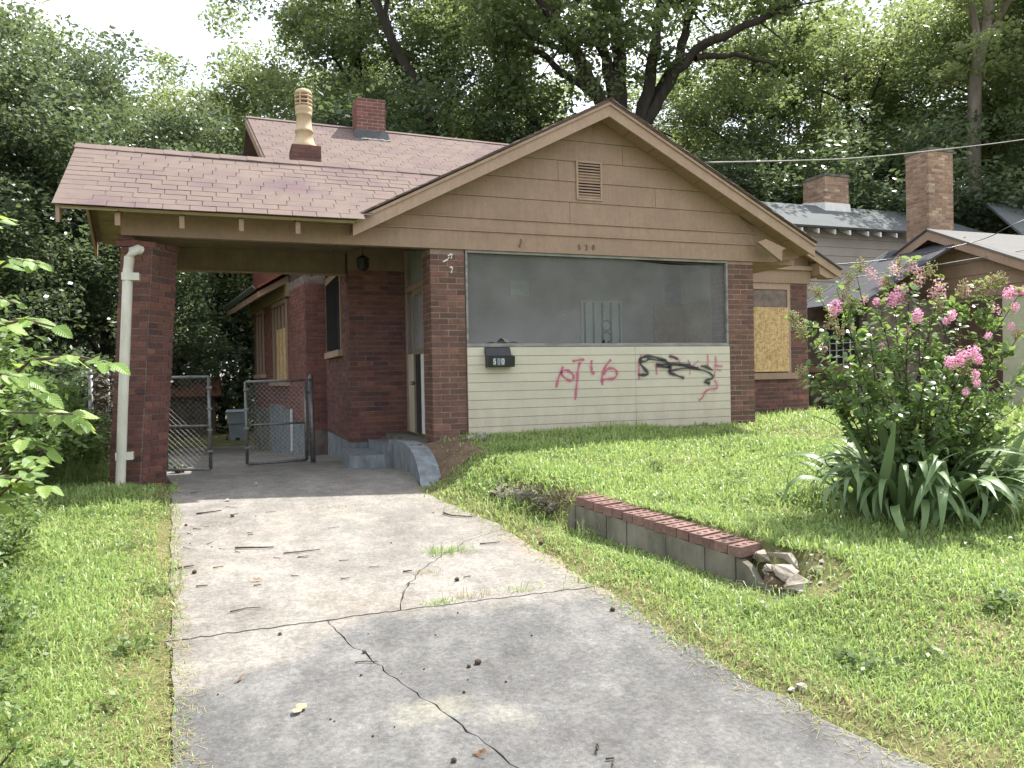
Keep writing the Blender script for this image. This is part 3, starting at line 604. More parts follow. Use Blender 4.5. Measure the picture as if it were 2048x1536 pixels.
# left gable end of the carport
MB().prism([(-.93, 7.98, 2.67), (-.93, 9.2, 3.47), (-.93, 10.42, 2.67)], (.03, 0, 0)).build('gable_end', 'tan_aged', H)
EV, RG = Vector((0, 7.85, 2.635)), Vector((0, 9.2, 3.535)); sl = (RG - EV); slen = sl.length; sd = sl.normalized(); nrm_c = Vector((0, -sd.z, sd.y))
X0, X1 = -1.40, 2.75
roof_slab('carport_deck', 'tan_aged', [(X0 + .02, EV.y + .02, EV.z - .012), (1.26, EV.y + .02, EV.z - .012), (X1 + .2, RG.y, RG.z - .02), (X0 + .02, RG.y, RG.z - .02)], .03)
roof_slab('carport_deck', 'tan_aged', [(X0 - .02, 9.2, 3.515), (X1, 9.2, 3.515), (X1, 10.38, 2.75), (X0 - .02, 10.38, 2.75)], .03)
roof_slab('carport_back_shingles', 'shingle', [(X0 - .06, 9.2, 3.54), (X1, 9.2, 3.54), (X1, 10.40, 2.755), (X0 - .06, 10.40, 2.755)], .02)
for k in range(7):   # boards of the underside that show past the end wall
    a, b = k / 7, (k + 1) / 7 - .006; 
    for (p0, p1) in ((Vector((0, 7.87, 2.595)), Vector((0, 9.2, 3.46))), (Vector((0, 10.37, 2.69)), Vector((0, 9.2, 3.46)))):
        A_, B_ = p0.lerp(p1, a), p0.lerp(p1, b)
        MB().hexa([(X0 + .05, A_.y, A_.z), (-.9, A_.y, A_.z), (-.9, B_.y, B_.z), (X0 + .05, B_.y, B_.z), (X0 + .05, A_.y, A_.z + .018), (-.9, A_.y, A_.z + .018), (-.9, B_.y, B_.z + .018), (X0 + .05, B_.y, B_.z + .018)]).build('soffit_board', 'tan_aged', H)
for q in ([(X0, 7.88, 2.62), (X0, 9.2, 3.50), (X0, 9.2, 3.38), (X0, 7.88, 2.47)], [(X0 - .04, 9.2, 3.50), (X0 - .04, 10.42, 2.71), (X0 - .04, 10.42, 2.53), (X0 - .04, 9.2, 3.38)]):
    MB().prism(q, (.03, 0, 0)).build('rake_board', 'tan', H)
for x in (-.93, -.38, .155, .69):   # rafter tails
    MB().prism([(x, 7.93, 2.595), (x, 8.265, 2.79), (x, 8.265, 2.70), (x, 7.93, 2.475)], (.045, 0, 0)).build('rafter_tail', 'tan', H)
MB().box(-.92, 1.28, YF - .03, YF + .05, 2.677, 2.83).build('frieze_board', 'tan', H)
# shingle tabs of the carport's front slope, laid one by one
SH = {}
def tab_mesh(w):
    k = round(w, 2)
    if k not in SH:
        SH[k] = MB().box(0, k - .0018, 0, .15, 0, .003).mesh('shingle'); SH[k].materials.append(MAT['shingle'])
    return SH[k]
roofp = roof_slab('carport_underlay', 'shingle', [(X0, EV.y, EV.z), (1.26, EV.y, EV.z), (X1 + .2, RG.y, RG.z), (X0, RG.y, RG.z)], .006)
rows_n = 13; ex = slen / rows_n; pitch = math.atan2(sl.z, sl.y)
for r in range(rows_n):
    x = X0 - .02 + (0, .11, .2)[r % 3] - .27; xend = 1.18 + r * .135
    while x < xend:
        w = .235; a = max(x, X0 - .02); 
        if x + w - a > .05:
            o = obj('shingle', tab_mesh(x + w - a), None, roofp)
            o.location = Vector((a, EV.y, EV.z)) + sd * (r * ex - .02 + rnd(-.003, .003)) + nrm_c * (.003 + rnd(0, .0015) + .004 * (1 + math.sin(a * 2 + r * .4)))
            o.rotation_euler = (pitch - .014, rnd(-.006, .006), rnd(-.006, .006))
        x += w
mb = MB()
for k in range(15):
    x = X0 - .03 + k * .285; mb.hexa([(x, 9.09, 3.478), (x + .30, 9.09, 3.478), (x + .30, 9.2, 3.551), (x, 9.2, 3.551), (x, 9.088, 3.489 + rnd(0, .006)), (x + .3, 9.088, 3.486), (x + .3, 9.2, 3.562), (x, 9.2, 3.566)])
    mb.hexa([(x, 9.2, 3.551), (x + .30, 9.2, 3.551), (x + .30, 9.31, 3.478), (x, 9.31, 3.478), (x, 9.2, 3.566), (x + .3, 9.2, 3.562), (x + .3, 9.312, 3.486), (x, 9.312, 3.489)])
mb.build('ridge_shingles', 'shingle', H, kind='stuff')

# --- recessed front wall beside the porch, window wall in the carport
w1 = MB().box(1.515, 6.6, YB + .006, YB + .2, .19, 2.75).build('front_wall', 'mortar_dark', H)
mbw = MB(); brick_face(w1, (1.515, YB + .006), (1, 0), .80, .19, 34, mat='brick_dark', single=False, join=mbw); mbw.build('wall_brickwork', 'brick', w1, kind='stuff')
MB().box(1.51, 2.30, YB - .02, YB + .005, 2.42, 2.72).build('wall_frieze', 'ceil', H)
w2 = MB().box(1.516, 1.75, YB + .21, 12.45, .19, 2.75).build('carport_wall', 'mortar_dark', H)
mbw = MB(); brick_face(w2, (1.516, 12.45), (0, -1), 2.45, .19, 37, mat='brick', single=False, join=mbw, holes=[(.42, 1.80, 1.42, 2.5)]); mbw.build('wall_brickwork', 'brick', w2, kind='stuff')
wb = MB().box(1.47, 1.56, 10.66, 12.05, 2.45, 2.55).box(1.49, 1.56, 12.0, 12.06, 1.42, 2.449).box(1.49, 1.56, 10.64, 10.70, 1.42, 2.449).build('barred_window', 'tan', H)
MB().box(1.512, 1.518, 10.70, 12.0, 1.42, 2.45).build('pane', 'glass', wb)
for k in range(11): MB().box(1.462, 1.476, 10.72 + k * .12, 10.734 + k * .12, 1.44, 2.44).build('bar', 'black', wb)
MB().box(1.44, 1.56, 10.58, 12.12, 1.33, 1.418).build('sill', 'tan_pale', wb)
MB().box(1.50, 2.3, YB - .012, YB + .1, -.25, .188).box(1.503, 1.6, YB + .11, 12.4, -.35, .188).build('painted_foundation', 'blue_paint', H)
# porch interior: floor, side wall with screen door, back wall with door, boarded window
MB().box(2.2, 6.5, YF + .05, YB, .18, .30).build('porch_floor', 'concrete_old', H)
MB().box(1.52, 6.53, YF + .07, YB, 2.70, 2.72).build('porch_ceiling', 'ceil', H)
MB().box(2.32, 6.52, YB - .03, YB - .001, .30, 2.69).build('porch_back_wall', 'wall_int', H)
MB().box(6.50, 6.62, YF + .41, YB, .05, 2.69).build('porch_end_wall', 'wall_int', H)
xs_ = 2.245
MB().box(xs_, xs_ + .05, 9.93, 9.99, .30, 2.69).build('door_post', 'tan', H); MB().box(xs_, xs_ + .05, 8.71, 8.77, .30, 2.69).build('door_post', 'tan', H)
MB().box(xs_, xs_ + .05, 8.771, 9.929, 2.12, 2.19).build('door_head', 'tan', H)
MB().box(xs_ + .02, xs_ + .03, 8.775, 9.925, 2.195, 2.68).build('transom_screen', 'screen', H)
MB().box(xs_, xs_ + .05, 9.44, 9.50, .30, 2.118).build('door_post', 'tan', H)
MB().box(xs_ + .015, xs_ + .035, 9.505, 9.925, .31, 1.32).build('lower_panel', 'cream', H); MB().box(xs_ + .02, xs_ + .03, 9.505, 9.925, 1.33, 2.11).build('side_screen', 'screen', H)
dr = MB().box(xs_ - .03, xs_ + .0, 8.80, 8.86, .31, 2.10).box(xs_ - .03, xs_ + .0, 9.36, 9.43, .31, 2.10).box(xs_ - .03, xs_, 8.861, 9.359, 2.03, 2.10).box(xs_ - .03, xs_, 8.861, 9.359, 1.30, 1.36).build('screen_door', 'ceil', H)
MB().box(xs_ - .018, xs_ - .01, 8.861, 9.10, .33, 1.299).build('door_panel', 'white', dr); MB().box(xs_ - .018, xs_ - .01, 9.102, 9.359, .33, 1.299).build('door_panel', 'dark', dr)
MB().box(xs_ - .018, xs_ - .012, 8.861, 9.359, 1.361, 2.029).build('door_screen', 'screen', dr); MB().lathe((xs_ - .06, 9.385, .92), [(.012, 0), (.03, .01), (.03, .04), (.012, .05)], 10).build('handle', 'metal_galv', dr)
# security door, its scrollwork, digit and boarded window on the porch's back wall
sdo = MB().box(4.80, 5.46, YB - .07, YB - .032, .31, 2.08).build('front_door', 'mint', H)
for x in (4.84, 4.98, 5.12, 5.26, 5.40): MB().box(x, x + .016, YB - .09, YB - .072, .35, 2.05).build('bar', 'dark', sdo)
for zc in (1.55, 1.72, 1.38):
    MB().tube([(5.19 + .075 * math.cos(a), YB - .082, zc + .075 * math.sin(a)) for a in np.linspace(0, 6.28, 15)], .009, 5).build('scroll', 'dark', sdo)
digits('5', .2, (4.53, YB - .035, 1.85), (math.pi / 2, 0, 0), 'white', H, 'door_number')
MB().box(3.72, 4.0, YB - .06, YB - .032, 2.13, 2.34).build('meter_box', 'mint', H)
MB().box(6.485, 6.498, 9.15, 9.9, .95, 2.02).build('porch_board', 'osb', H); MB().box(6.475, 6.499, 8.8, 9.96, 2.05, 2.5).build('porch_end_panel', 'white', H)
pw = MB().box(6.22, 6.49, YB - .06, YB - .032, 1.2, 2.5).build('boarded_porch_window', 'white_worn', H); MB().box(6.0, 6.48, YB - .085, YB - .062, 1.0, 2.02).build('board', 'osb', pw)

# --- right wing with boarded window
w3 = MB().box(6.6, 8.915, YB + .006, YB + .25, .18, 2.42).build('wing_wall', 'mortar_dark', H)
holes = [(0, 1.95, 1.0, 2.42)]
mb9 = 11
mbw = MB(); brick_face(w3, (6.6, YB + .006), (1, 0), 2.31, .225, 10, mat='brick', bl=.2, holes=[(0, 1.1, -1, 9)], single=False, join=mbw); brick_face(w3, (6.6, YB + .006), (1, 0), 2.31, .225 + .657, 23, mat='brick', single=False, join=mbw, holes=holes); 
brick_face(w3, (8.91, YB + .05), (0, 1), 2.0, .225, 33, mat='brick', single=False, join=mbw); mbw.build('wall_brickwork', 'brick', w3, kind='stuff')
MB().box(8.66, 8.909, YB + .26, 12, .18, 2.42).build('wing_side_wall', 'mortar_dark', H)
MB().box(6.6, 8.95, YB - .02, YB + .3, .02, .217).build('wing_foundation', 'concrete_old', H)
ww = MB().box(7.6, 8.56, YB - .01, YB + .05, 2.32, 2.42).box(8.50, 8.56, YB - .01, YB + .05, .985, 2.319).build('boarded_window', 'tan_pale', H)
MB().box(8.40, 8.46, YB + .01, YB + .05, 1.99, 2.318).box(7.6, 8.46, YB + .012, YB + .05, 2.27, 2.317).build('sash', 'tan_pale', ww)
MB().box(7.6, 8.40, YB + .03, YB + .036, 1.9, 2.27).build('pane', 'glass', ww); MB().box(7.6, 8.50, YB - .035, YB - .012, 1.005, 2.03).build('board', 'osb', ww)
MB().box(7.5, 8.66, YB - .06, YB + .05, .885, .984).build('sill', 'tan', ww)
MB().box(6.6, 8.96, YB - .035, YB + .3, 2.422, 2.63).build('wing_frieze', 'tan', H); MB().box(6.6, 9.0, YB - .08, YB + .3, 2.632, 2.70).build('wing_cornice', 'tan_pale', H)
XE, YW = 9.38, 9.74                      # wing: its own low front gable, set back behind the porch gable
for (xa_, za_, xb_, zb__) in ((7.70, 3.50, XE, 2.62), (7.70, 3.50, 6.2, 2.70)):
    roof_slab('wing_shingles', 'shingle_dark', [(xa_, YW - .03, za_ + .025), (xb_, YW - .03, zb__ + .025), (xb_, 12.4, zb__ + .025), (xa_, 12.4, za_ + .025)], .022)
    roof_slab('wing_soffit', 'tan', [(xa_, YW + .03, za_ - .03), (xb_, YW + .03, zb__ - .03), (xb_, 12.4, zb__ - .03), (xa_, 12.4, za_ - .03)], .02)
    MB().prism([(xa_, YW, za_), (xb_, YW, zb__), (xb_, YW, zb__ - .13), (xa_, YW, za_ - .14)], (0, .028, 0)).build('wing_rake_board', 'tan_pale', H)
MB().prism([(6.61, YB - .01, 2.70), (8.93, YB - .01, 2.70), (8.93, YB - .01, 2.82), (7.7, YB - .01, 3.44), (6.61, YB - .01, 2.9)], (0, .04, 0)).build('wing_gable_end', 'tan', H)
MB().prism([(8.96, YW + .04, 2.74), (9.34, YW + .04, 2.57), (9.30, YW + .04, 2.50), (9.12, YW + .04, 2.50), (8.98, YW + .04, 2.56)], (0, .2, 0)).build('eave_moulding', 'tan_pale', H)
# --- rear block with the high roof
sk = .118
rw = MB().hexa([(1.21, 12.66, -1), (9, 12.66, -1), (9, 17.7, -1), (.61, 17.7, -1), (1.21, 12.66, 4.2), (9, 12.66, 4.2), (9, 17.7, 4.2), (.61, 17.7, 4.2)]).build('rear_wall', 'mortar_dark', H)
mbw = MB(); du = Vector((1.21 - .61, 12.66 - 17.7, 0)).normalized()
brick_face(rw, (.61, 17.7), du, 5.07, .2, 36, mat='brick_red', single=False, join=mbw, holes=[(2.45, 3.75, 1.0, 2.45), (.55, 1.35, 1.15, 2.45)])
brick_face(rw, (1.22, 12.66), (1, 0), .35, .2, 36, mat='brick_red', single=False, join=mbw); mbw.build('wall_brickwork', 'brick_red', rw, kind='stuff')
def onside(s, out, z): p = Vector((.61, 17.7, 0)) + du * s + Vector((du.y, -du.x, 0)) * out; p.z = z; return p
def side_box(name, mat, s0, s1, z0, z1, o0, o1, parent): 
    a = onside(s0, o0, z0); return MB().ob(a, du * (s1 - s0), Vector((du.y, -du.x, 0)) * (o1 - o0), (0, 0, z1 - z0)).build(name, mat, parent)
bw = side_box('boarded_side_window', 'tan', 2.45, 3.75, 2.38, 2.46, .0, .05, H); side_box('board', 'osb', 2.85, 3.70, 1.02, 1.95, .02, .04, bw); side_box('pane', 'glass', 2.5, 3.70, 1.0, 2.37, .0, .01, bw); side_box('sill', 'tan_pale', 2.3, 3.85, .92, 1.0, .0, .1, bw)
for s_ in (2.45, 2.75, 3.05, 3.4, 3.70): side_box('mullion', 'tan', s_, s_ + .05, 1.0, 2.37, .011, .045, bw)
bw = side_box('side_window', 'tan', .55, 1.35, 2.38, 2.46, .0, .05, H); side_box('pane', 'glass', .6, 1.3, 1.15, 2.37, .0, .01, bw); side_box('sill', 'tan_pale', .45, 1.45, 1.07, 1.15, .0, .1, bw)
for s_ in (.55, .92, 1.30): side_box('mullion', 'tan', s_, s_ + .05, 1.15, 2.37, .011, .045, bw)
side_box('side_frieze', 'tan_aged', -.1, 3.95, 2.47, 2.72, .0, .06, H)
for s0_, s1_, zt_ in ((1.9, 3.3, .56), (3.302, 4.1, .50), (4.102, 5.06, .30)): side_box('side_foundation', 'blue_paint', s0_, s1_, -.9, zt_, .0, .03, H)
side_box('side_foundation', 'concrete_old', -.1, 1.898, -.9, .45, .0, .025, H)
side_box('leaning_board', 'white', 4.05, 4.12, -.2, .52, .035, .06, H)
# pent eave with rafter tails along that wall
P = [onside(-.3, .55, 2.62), onside(4.0, .55, 2.62), onside(4.0, 0, 2.95), onside(-.3, 0, 2.95)]
roof_slab('pent_roof', 'shingle_wall', P, .03)
for k in range(15):
    s_ = -.25 + k * .29; a, b = onside(s_, .0, 2.85), onside(s_, .53, 2.54); MB().prism([a, b, b - Vector((0, 0, .10)), a - Vector((0, 0, .12))], du * .045).build('rafter_tail', 'tan', H)
gut = MB().prism([onside(-.3, .56, 2.55), onside(3.9, .56, 2.57), onside(3.9, .62, 2.62), onside(-.3, .62, 2.60)], (0, 0, .03)).build('sagging_gutter', 'metal_galv', H)
# shingled gable-end wall above the pent eave
mb = MB(); 
for r in range(22):
    z = 2.92 + r * .13; half = 2.52 * max(0.05, (5.9 - z) / 2.9) if z > 3.0 else 2.52; mid = 2.54; s0 = max(.0, mid - half); s1 = min(5.0, mid + half)
    s_ = s0 - (.1 if r % 2 else 0)
    while s_ < s1:
        a = onside(max(s_, s0), .014, z); w = min(s_ + .2, s1) - max(s_, s0)
        if w > .03: mb.ob(a, du * (w - .008), Vector((du.y, -du.x, 0)) * .012, (0, 0, .128))
        s_ += .2
mb.build('wall_shingles', 'shingle_wall', H, kind='stuff')
a0, a1 = onside(0, 0, 2.7), onside(5.07, 0, 2.7); top = onside(2.54, 0, 5.8); MB().prism([a0, a1, top], Vector((-du.y, du.x, 0)) * .1).build('gable_end_wall', 'shingle_wall', H)
RL, RR_ = Vector((.47, 15.0, 5.90)), Vector((9.2, 15.0, 5.80)); EL, ER = Vector((.80, 12.1, 3.98)), Vector((9.2, 12.1, 3.9))
mroof = roof_slab('main_roof_deck', 'shingle', [EL, ER, RR_, RL], .03)
roof_slab('main_roof_deck', 'shingle', [RL, RR_, (9.2, 18.2, 3.7), (.2, 18.2, 3.7)], .03)
mb = MB(); nr = 27; sdm = (RL - EL); um = Vector((1, 0, -.011)).normalized(); 
nm = um.cross(sdm).normalized()
for r in range(nr):
    base = EL + sdm * (r / nr); x = -.3 + (0, .13, .22)[r % 3]
    while x < 6.3:
        a = max(x, 0); w = x + .3 - a
        if w > .05: mb.ob(base + um * a + nm * (.003 + rnd(0, .004)), um * (w - .008), sdm / nr * 1.08, nm * .006)
        x += .3
mb.build('main_roof_shingles', 'shingle', mroof, kind='stuff')
mb = MB()
for k in range(22): x = RL.x - .02 + k * .29; mb.ob((x, 14.9, 5.855 - .0115 * (x - .47)), (.3, 0, -.003), (0, .11, .062), (0, -.004, .012))
mb.build('ridge_shingles', 'shingle', H, kind='stuff')
MB().prism([RL + Vector((0, 0, -.02)), EL + Vector((0, 0, -.02)), EL + Vector((0, 0, -.17)), RL + Vector((0, 0, -.17))], (-.03, 0, 0)).build('main_rake_board', 'tan', H)
# chimneys
def chimney(name, x0, x1, y0, y1, z0, z1, mat, parent, ind=False, core='mortar_dark'):
    c_ = MB().box(x0 + .005, x1 - .005, y0 + .005, y1, z0, z1).build(name, core, parent); n = int((z1 - z0) / .0657); mb = MB()
    brick_face(c_, (x0, y0 + .005), (1, 0), x1 - x0, z1 - n * .0657, n, mat=mat, single=ind, join=mb)
    brick_face(c_, (x0 + .005, y1), (0, -1), y1 - y0 - .06, z1 - n * .0657, n, mat=mat, single=False, join=mb); mb.build('side_brickwork', mat, c_, kind='stuff'); return c_
ch1 = chimney('pot_chimney', 1.02, 1.46, 12.1, 12.62, 3.3, 4.62, 'brick', H)
pot = MB().lathe((1.23, 12.32, 4.62), [(.20, -.01), (.195, .03), (.155, .09), (.125, .24), (.142, .25), (.142, .28), (.122, .30), (.112, .50), (.126, .51), (.126, .535), (.114, .545), (.132, .58), (.132, .63), (.122, .65)], 18).build('clay_chimney_pot', 'clay', ch1, smooth=True)
for k in range(3): MB().lathe((1.23, 12.32, 5.275 + k * .062), [(.10, 0), (.134, .008), (.136, .028), (.10, .034)], 18).build('louvre_ring', 'clay', ch1, smooth=True)
MB().lathe((1.23, 12.32, 5.25), [(.085, 0), (.085, .2)], 12).build('pot_flue', 'dark', ch1)
MB().lathe((1.23, 12.32, 5.445), [(.115, 0), (.132, .012), (.132, .035), (.108, .075), (.055, .10), (.01, .105)], 18).build('pot_cap', 'clay', ch1, smooth=True)
for k in range(6): MB().ob((1.23 + .12 * math.cos(k * 1.047) - .012, 12.32 + .12 * math.sin(k * 1.047) - .012, 5.26), (.024, 0, 0), (0, .024, 0), (0, 0, .20)).build('pot_post', 'clay', ch1)
ch2 = chimney('ridge_chimney', 2.42, 2.97, 14.55, 15.05, 5.2, 6.33, 'brick_red', H, core='mortar_grey')
MB().hexa([(2.36, 14.46, 5.53), (3.03, 14.46, 5.53), (3.03, 15.1, 5.65), (2.36, 15.1, 5.65), (2.395, 14.52, 5.72), (3.0, 14.52, 5.72), (3.0, 15.1, 5.74), (2.395, 15.1, 5.74)]).build('tar_flashing', 'tar', ch2)
mb = MB()
for k in range(12): mb.box(2.48 + k * .045, 2.53 + k * .045 + rnd(0, .02), 14.42 + rnd(-.02, .02), 14.47, 5.515, 5.53 + rnd(0, .012))
mb.build('white_sealant', 'white', ch2, kind='stuff')
# --- steps and curved cheek wall
MB().hexa([(1.30, 8.95, -.1), (1.72, 8.85, -.1), (1.72, 9.98, -.1), (1.38, 9.98, -.1), (1.32, 8.95, .12), (1.72, 8.85, .12), (1.72, 9.98, .12), (1.38, 9.98, .12)]).build('entry_step', 'blue_paint', H)
MB().box(1.722, 1.95, 8.72, 9.98, -.1, .225).build('entry_step', 'blue_paint', H)
MB().box(1.952, 2.235, 8.55, 9.98, -.1, .30).build('entry_step', 'concrete_old', H)
mb = MB(); path = [(1.76, 8.84), (1.80, 8.62), (1.815, 8.3), (1.81, 8.0), (1.79, 7.7), (1.765, 7.45), (1.74, 7.25), (1.72, 7.12)]
tops = [.30, .305, .30, .275, .22, .14, .05, -.03]; rings = []
for i, ((x, y), tz) in enumerate(zip(path, tops)):
    w = .20 + .02 * i / 7; rings.append([(x, y, -.15), (x, y, tz), (x + w, y, tz - .01), (x + w, y, -.15)])
v = [p for r in rings for p in r]; f = [(i * 4 + k, (i + 1) * 4 + k, (i + 1) * 4 + k + 1, i * 4 + k + 1) for i in range(7) for k in range(3)] + [(0, 1, 2, 3), (31, 30, 29, 28)]
MB().add(v, f).build('cheek_wall', 'blue_paint', H)
ORIGIN_H = ORIGIN[H.name]

# ================================================================== THINGS AT THE HOUSE
mbx = thing('mailbox', 'black metal mailbox with white number stickers on the cream siding', 'mailbox', (2.92, YF - .03, 1.1))
MB().prism([(2.775, YF - .032, 1.115), (2.775, YF - .135, 1.115), (2.775, YF - .15, 1.235), (2.775, YF - .06, 1.255), (2.775, YF - .032, 1.255)], (.32, 0, 0)).build('box', 'black', mbx)
MB().prism([(2.768, YF - .032, 1.256), (2.768, YF - .105, 1.242), (2.768, YF - .062, 1.335), (2.768, YF - .032, 1.345)], (.30, 0, 0)).build('lid', 'black', mbx)
for ch, x, m_ in (('5', 2.845, 'sticker'), ('3', 2.897, 'sticker_dim'), ('0', 2.945, 'sticker')):
    bk_ = MB().box(x - .019, x + .019, YF - .1535, YF - .1515, 1.135, 1.215).build('number_sticker', 'sticker_dim', mbx); bk_.rotation_euler = (0, 0, 0)
    digits(ch, .085, (x, YF - .1545, 1.175), (math.pi / 2 - .12 * 0, 0, 0), m_, mbx, 'digit', .0008)
lan = thing('hanging_lantern', 'dark wrought iron lantern hanging over the porch entry', 'lantern', (1.62, 9.5, 2.36))
MB().tube([(1.62, 9.5, 2.69), (1.62, 9.5, 2.52)], .006, 5).build('chain', 'black', lan)
MB().lathe((1.62, 9.5, 2.34), [(.02, 0), (.055, .02), (.075, .05), (.075, .15), (.09, .155), (.03, .19), (.012, .2)], 8).build('lantern_body', 'black', lan)

# ------------------------------------------------------------------ chain-link gates
def chain_link(mb, a, b, z0, z1, step=.062, r=.0016):
    a, b = Vector(a), Vector(b); L = (b - a).length; u = (b - a).normalized(); n = int(L / step)
    h = z1 - z0; m = int(h / step)
    for s in (1, -1):
        for k in range(-m, n + 1):
            s0, s1 = k * step, k * step + h
            za, zb = z0, z1
            if s0 < 0: za = z0 - s0; s0 = 0
            if s1 > L: zb = z0 + (L - k * step); s1 = L
            if zb - za < .02: continue
            if s < 0: p, q = a + u * s0 + Vector((0, 0, z1 + z0 - za)), a + u * s1 + Vector((0, 0, z1 + z0 - zb))
            else: p, q = a + u * s0 + Vector((0, 0, za)), a + u * s1 + Vector((0, 0, zb))
            mb.tube([p, q], r, 3, False)
def gate(label, a, b, z0a, z0b, h, mid):
    a, b = Vector((*a, 0)), Vector((*b, 0)); g = thing('chain_link_gate', label, 'gate', (a.x, a.y, z0a), 'pair of open driveway gates')
    A0, A1, B0, B1 = a + Vector((0, 0, z0a)), a + Vector((0, 0, z0a + h)), b + Vector((0, 0, z0b)), b + Vector((0, 0, z0b + h))
    MB().tube([A0, A1], .021, 8).tube([B0, B1], .021, 8).tube([A1, B1], .019, 8).tube([A0, B0], .019, 8).build('gate_frame', 'metal_galv', g, smooth=True)
    MB().tube([A0.lerp(A1, mid), B0.lerp(B1, mid)], .014, 8).build('mid_rail', 'metal_galv', g, smooth=True)
    mb = MB(); chain_link(mb, (a.x, a.y, 0), (b.x, b.y, 0), max(z0a, z0b) + .01, min(z0a, z0b) + h - .01); mb.build('wire_mesh', 'wire', g, kind='stuff')
    for k in range(4): MB().box(b.x - .03, b.x + .03, b.y - .03, b.y + .03, z0b + .2 + k * .25, z0b + .225 + k * .25).build('clamp', 'metal_galv', g)
    return g
gate('chain link gate swung open against the leaning carport pier', (-.67, 9.86), (-.185, 9.72), -.02, -.02, 1.09, .47)
gate('chain link gate standing open in front of the brick side wall', (.985, 10.46), (.24, 10.45), -.05, -.06, 1.06, .47)
gp = thing('gate_post', 'grey steel gate post standing by the dark house recess', 'post', (1.06, 10.5, -.1))
MB().tube([(1.075, 10.5, -.2), (1.06, 10.5, 1.02)], .035, 10).build('pole', 'metal_galv', gp, smooth=True)
MB().lathe((1.059, 10.5, 1.015), [(.038, 0), (.036, .03), (.02, .06), (.004, .075)], 10).build('cap', 'metal_galv', gp, smooth=True)
for z in (.2, .85): MB().tube([(1.06, 10.5, z), (1.0, 10.47, z)], .014, 6).build('hinge', 'metal_galv', gp)
# vine-covered fence left of the pier
fe = thing('chain_link_fence', 'vine choked chain link fence left of the leaning brick pier', 'fence', (-1.25, 9.3, 0))
for px, Dd, zt in ((180, 8.9, 1.12), (214, 9.3, 1.1)):
    x, y = col(px, Dd); MB().tube([(x, y, -.1), (x, y, zt)], .028, 8).lathe((x, y, zt), [(.03, 0), (.034, .01), (.02, .05), (.003, .065)], 8).build('fence_post', 'metal_galv', fe, smooth=True)
xa, ya = col(180, 8.9); xb, yb = col(236, 9.6); mb = MB(); chain_link(mb, (xa, ya, 0), (xb, yb, 0), .0, 1.05); mb.tube([(xa, ya, 1.05), (xb, yb, 1.05)], .018, 6); mb.build('wire_mesh', 'wire', fe, kind='stuff')

def leaf_cloud(pts, size, aspect=.5, up=.35, rng=RNG):
    """rhombic leaves at pts with random attitude; returns verts, quads"""
    n = len(pts); a = rng.normal(size=(n, 3)); a[:, 2] *= .55; a /= np.linalg.norm(a, axis=1)[:, None]
    nn = rng.normal(size=(n, 3)); nn[:, 2] = np.abs(nn[:, 2]) + up; b = np.cross(a, nn); b /= np.linalg.norm(b, axis=1)[:, None] + 1e-9
    c = np.cross(b, a)
    s = size * rng.uniform(.6, 1.25, n)[:, None]; L = a * s * .5; W = b * s * .5 * aspect
    V = np.stack([pts - L, pts - L * .1 + W + c * s * .05, pts + L, pts - L * .1 - W + c * s * .05], 1).reshape(-1, 3)
    return V, np.arange(4 * n).reshape(-1, 4)
def ball(n, rng=RNG):
    v = rng.normal(size=(n, 3)); v /= np.linalg.norm(v, axis=1)[:, None]; return v * rng.uniform(0, 1, n)[:, None] ** (1 / 2.2)
n = 2600; t_ = RNG.uniform(0, 1, n); P = np.stack([xa + (xb - xa) * t_, ya + (yb - ya) * t_, RNG.uniform(-.02, 1.12, n)], 1) + RNG.normal(0, .05, (n, 3))
V, F = leaf_cloud(P, .06); obj('vine', np_mesh('vine', V, F), 'vine', fe, kind='stuff')
# white post further back in the yard
# trash cart
ct = thing('trash_cart', 'grey blue wheeled trash cart at the far end of the driveway', 'trash cart', (.30, 24.2, -.84))
cx, cy, cz = .30, 24.2, -.838
def frus(x0, x1, y0, y1, z0, X0_, X1_, Y0_, Y1_, z1): return [(x0, y0, z0), (x1, y0, z0), (x1, y1, z0), (x0, y1, z0), (X0_, Y0_, z1), (X1_, Y0_, z1), (X1_, Y1_, z1), (X0_, Y1_, z1)]
MB().hexa(frus(cx - .21, cx + .21, cy - .22, cy + .22, cz + .06, cx - .25, cx + .25, cy - .27, cy + .27, cz + .62)).build('body', 'cart', ct)
MB().hexa(frus(cx - .28, cx + .28, cy - .30, cy + .30, cz + .622, cx - .30, cx + .30, cy - .32, cy + .32, cz + .96)).build('upper_body', 'cart', ct)
MB().hexa(frus(cx - .32, cx + .32, cy - .35, cy + .34, cz + .962, cx - .29, cx + .29, cy - .30, cy + .30, cz + 1.02)).build('lid', 'cart', ct)
MB().tube([(cx - .26, cy + .36, cz + .93), (cx + .26, cy + .36, cz + .93)], .018, 6).build('handle', 'cart', ct)
for sx in (-1, 1): MB().tube([(cx + sx * .27, cy + .2, cz + .12), (cx + sx * .32, cy + .2, cz + .12)], .12, 14).build('wheel', 'black', ct)
MB().box(cx - .06, cx + .06, cy - .235, cy - .22, cz + .08, cz + .2).build('lift_pocket', 'black', ct)
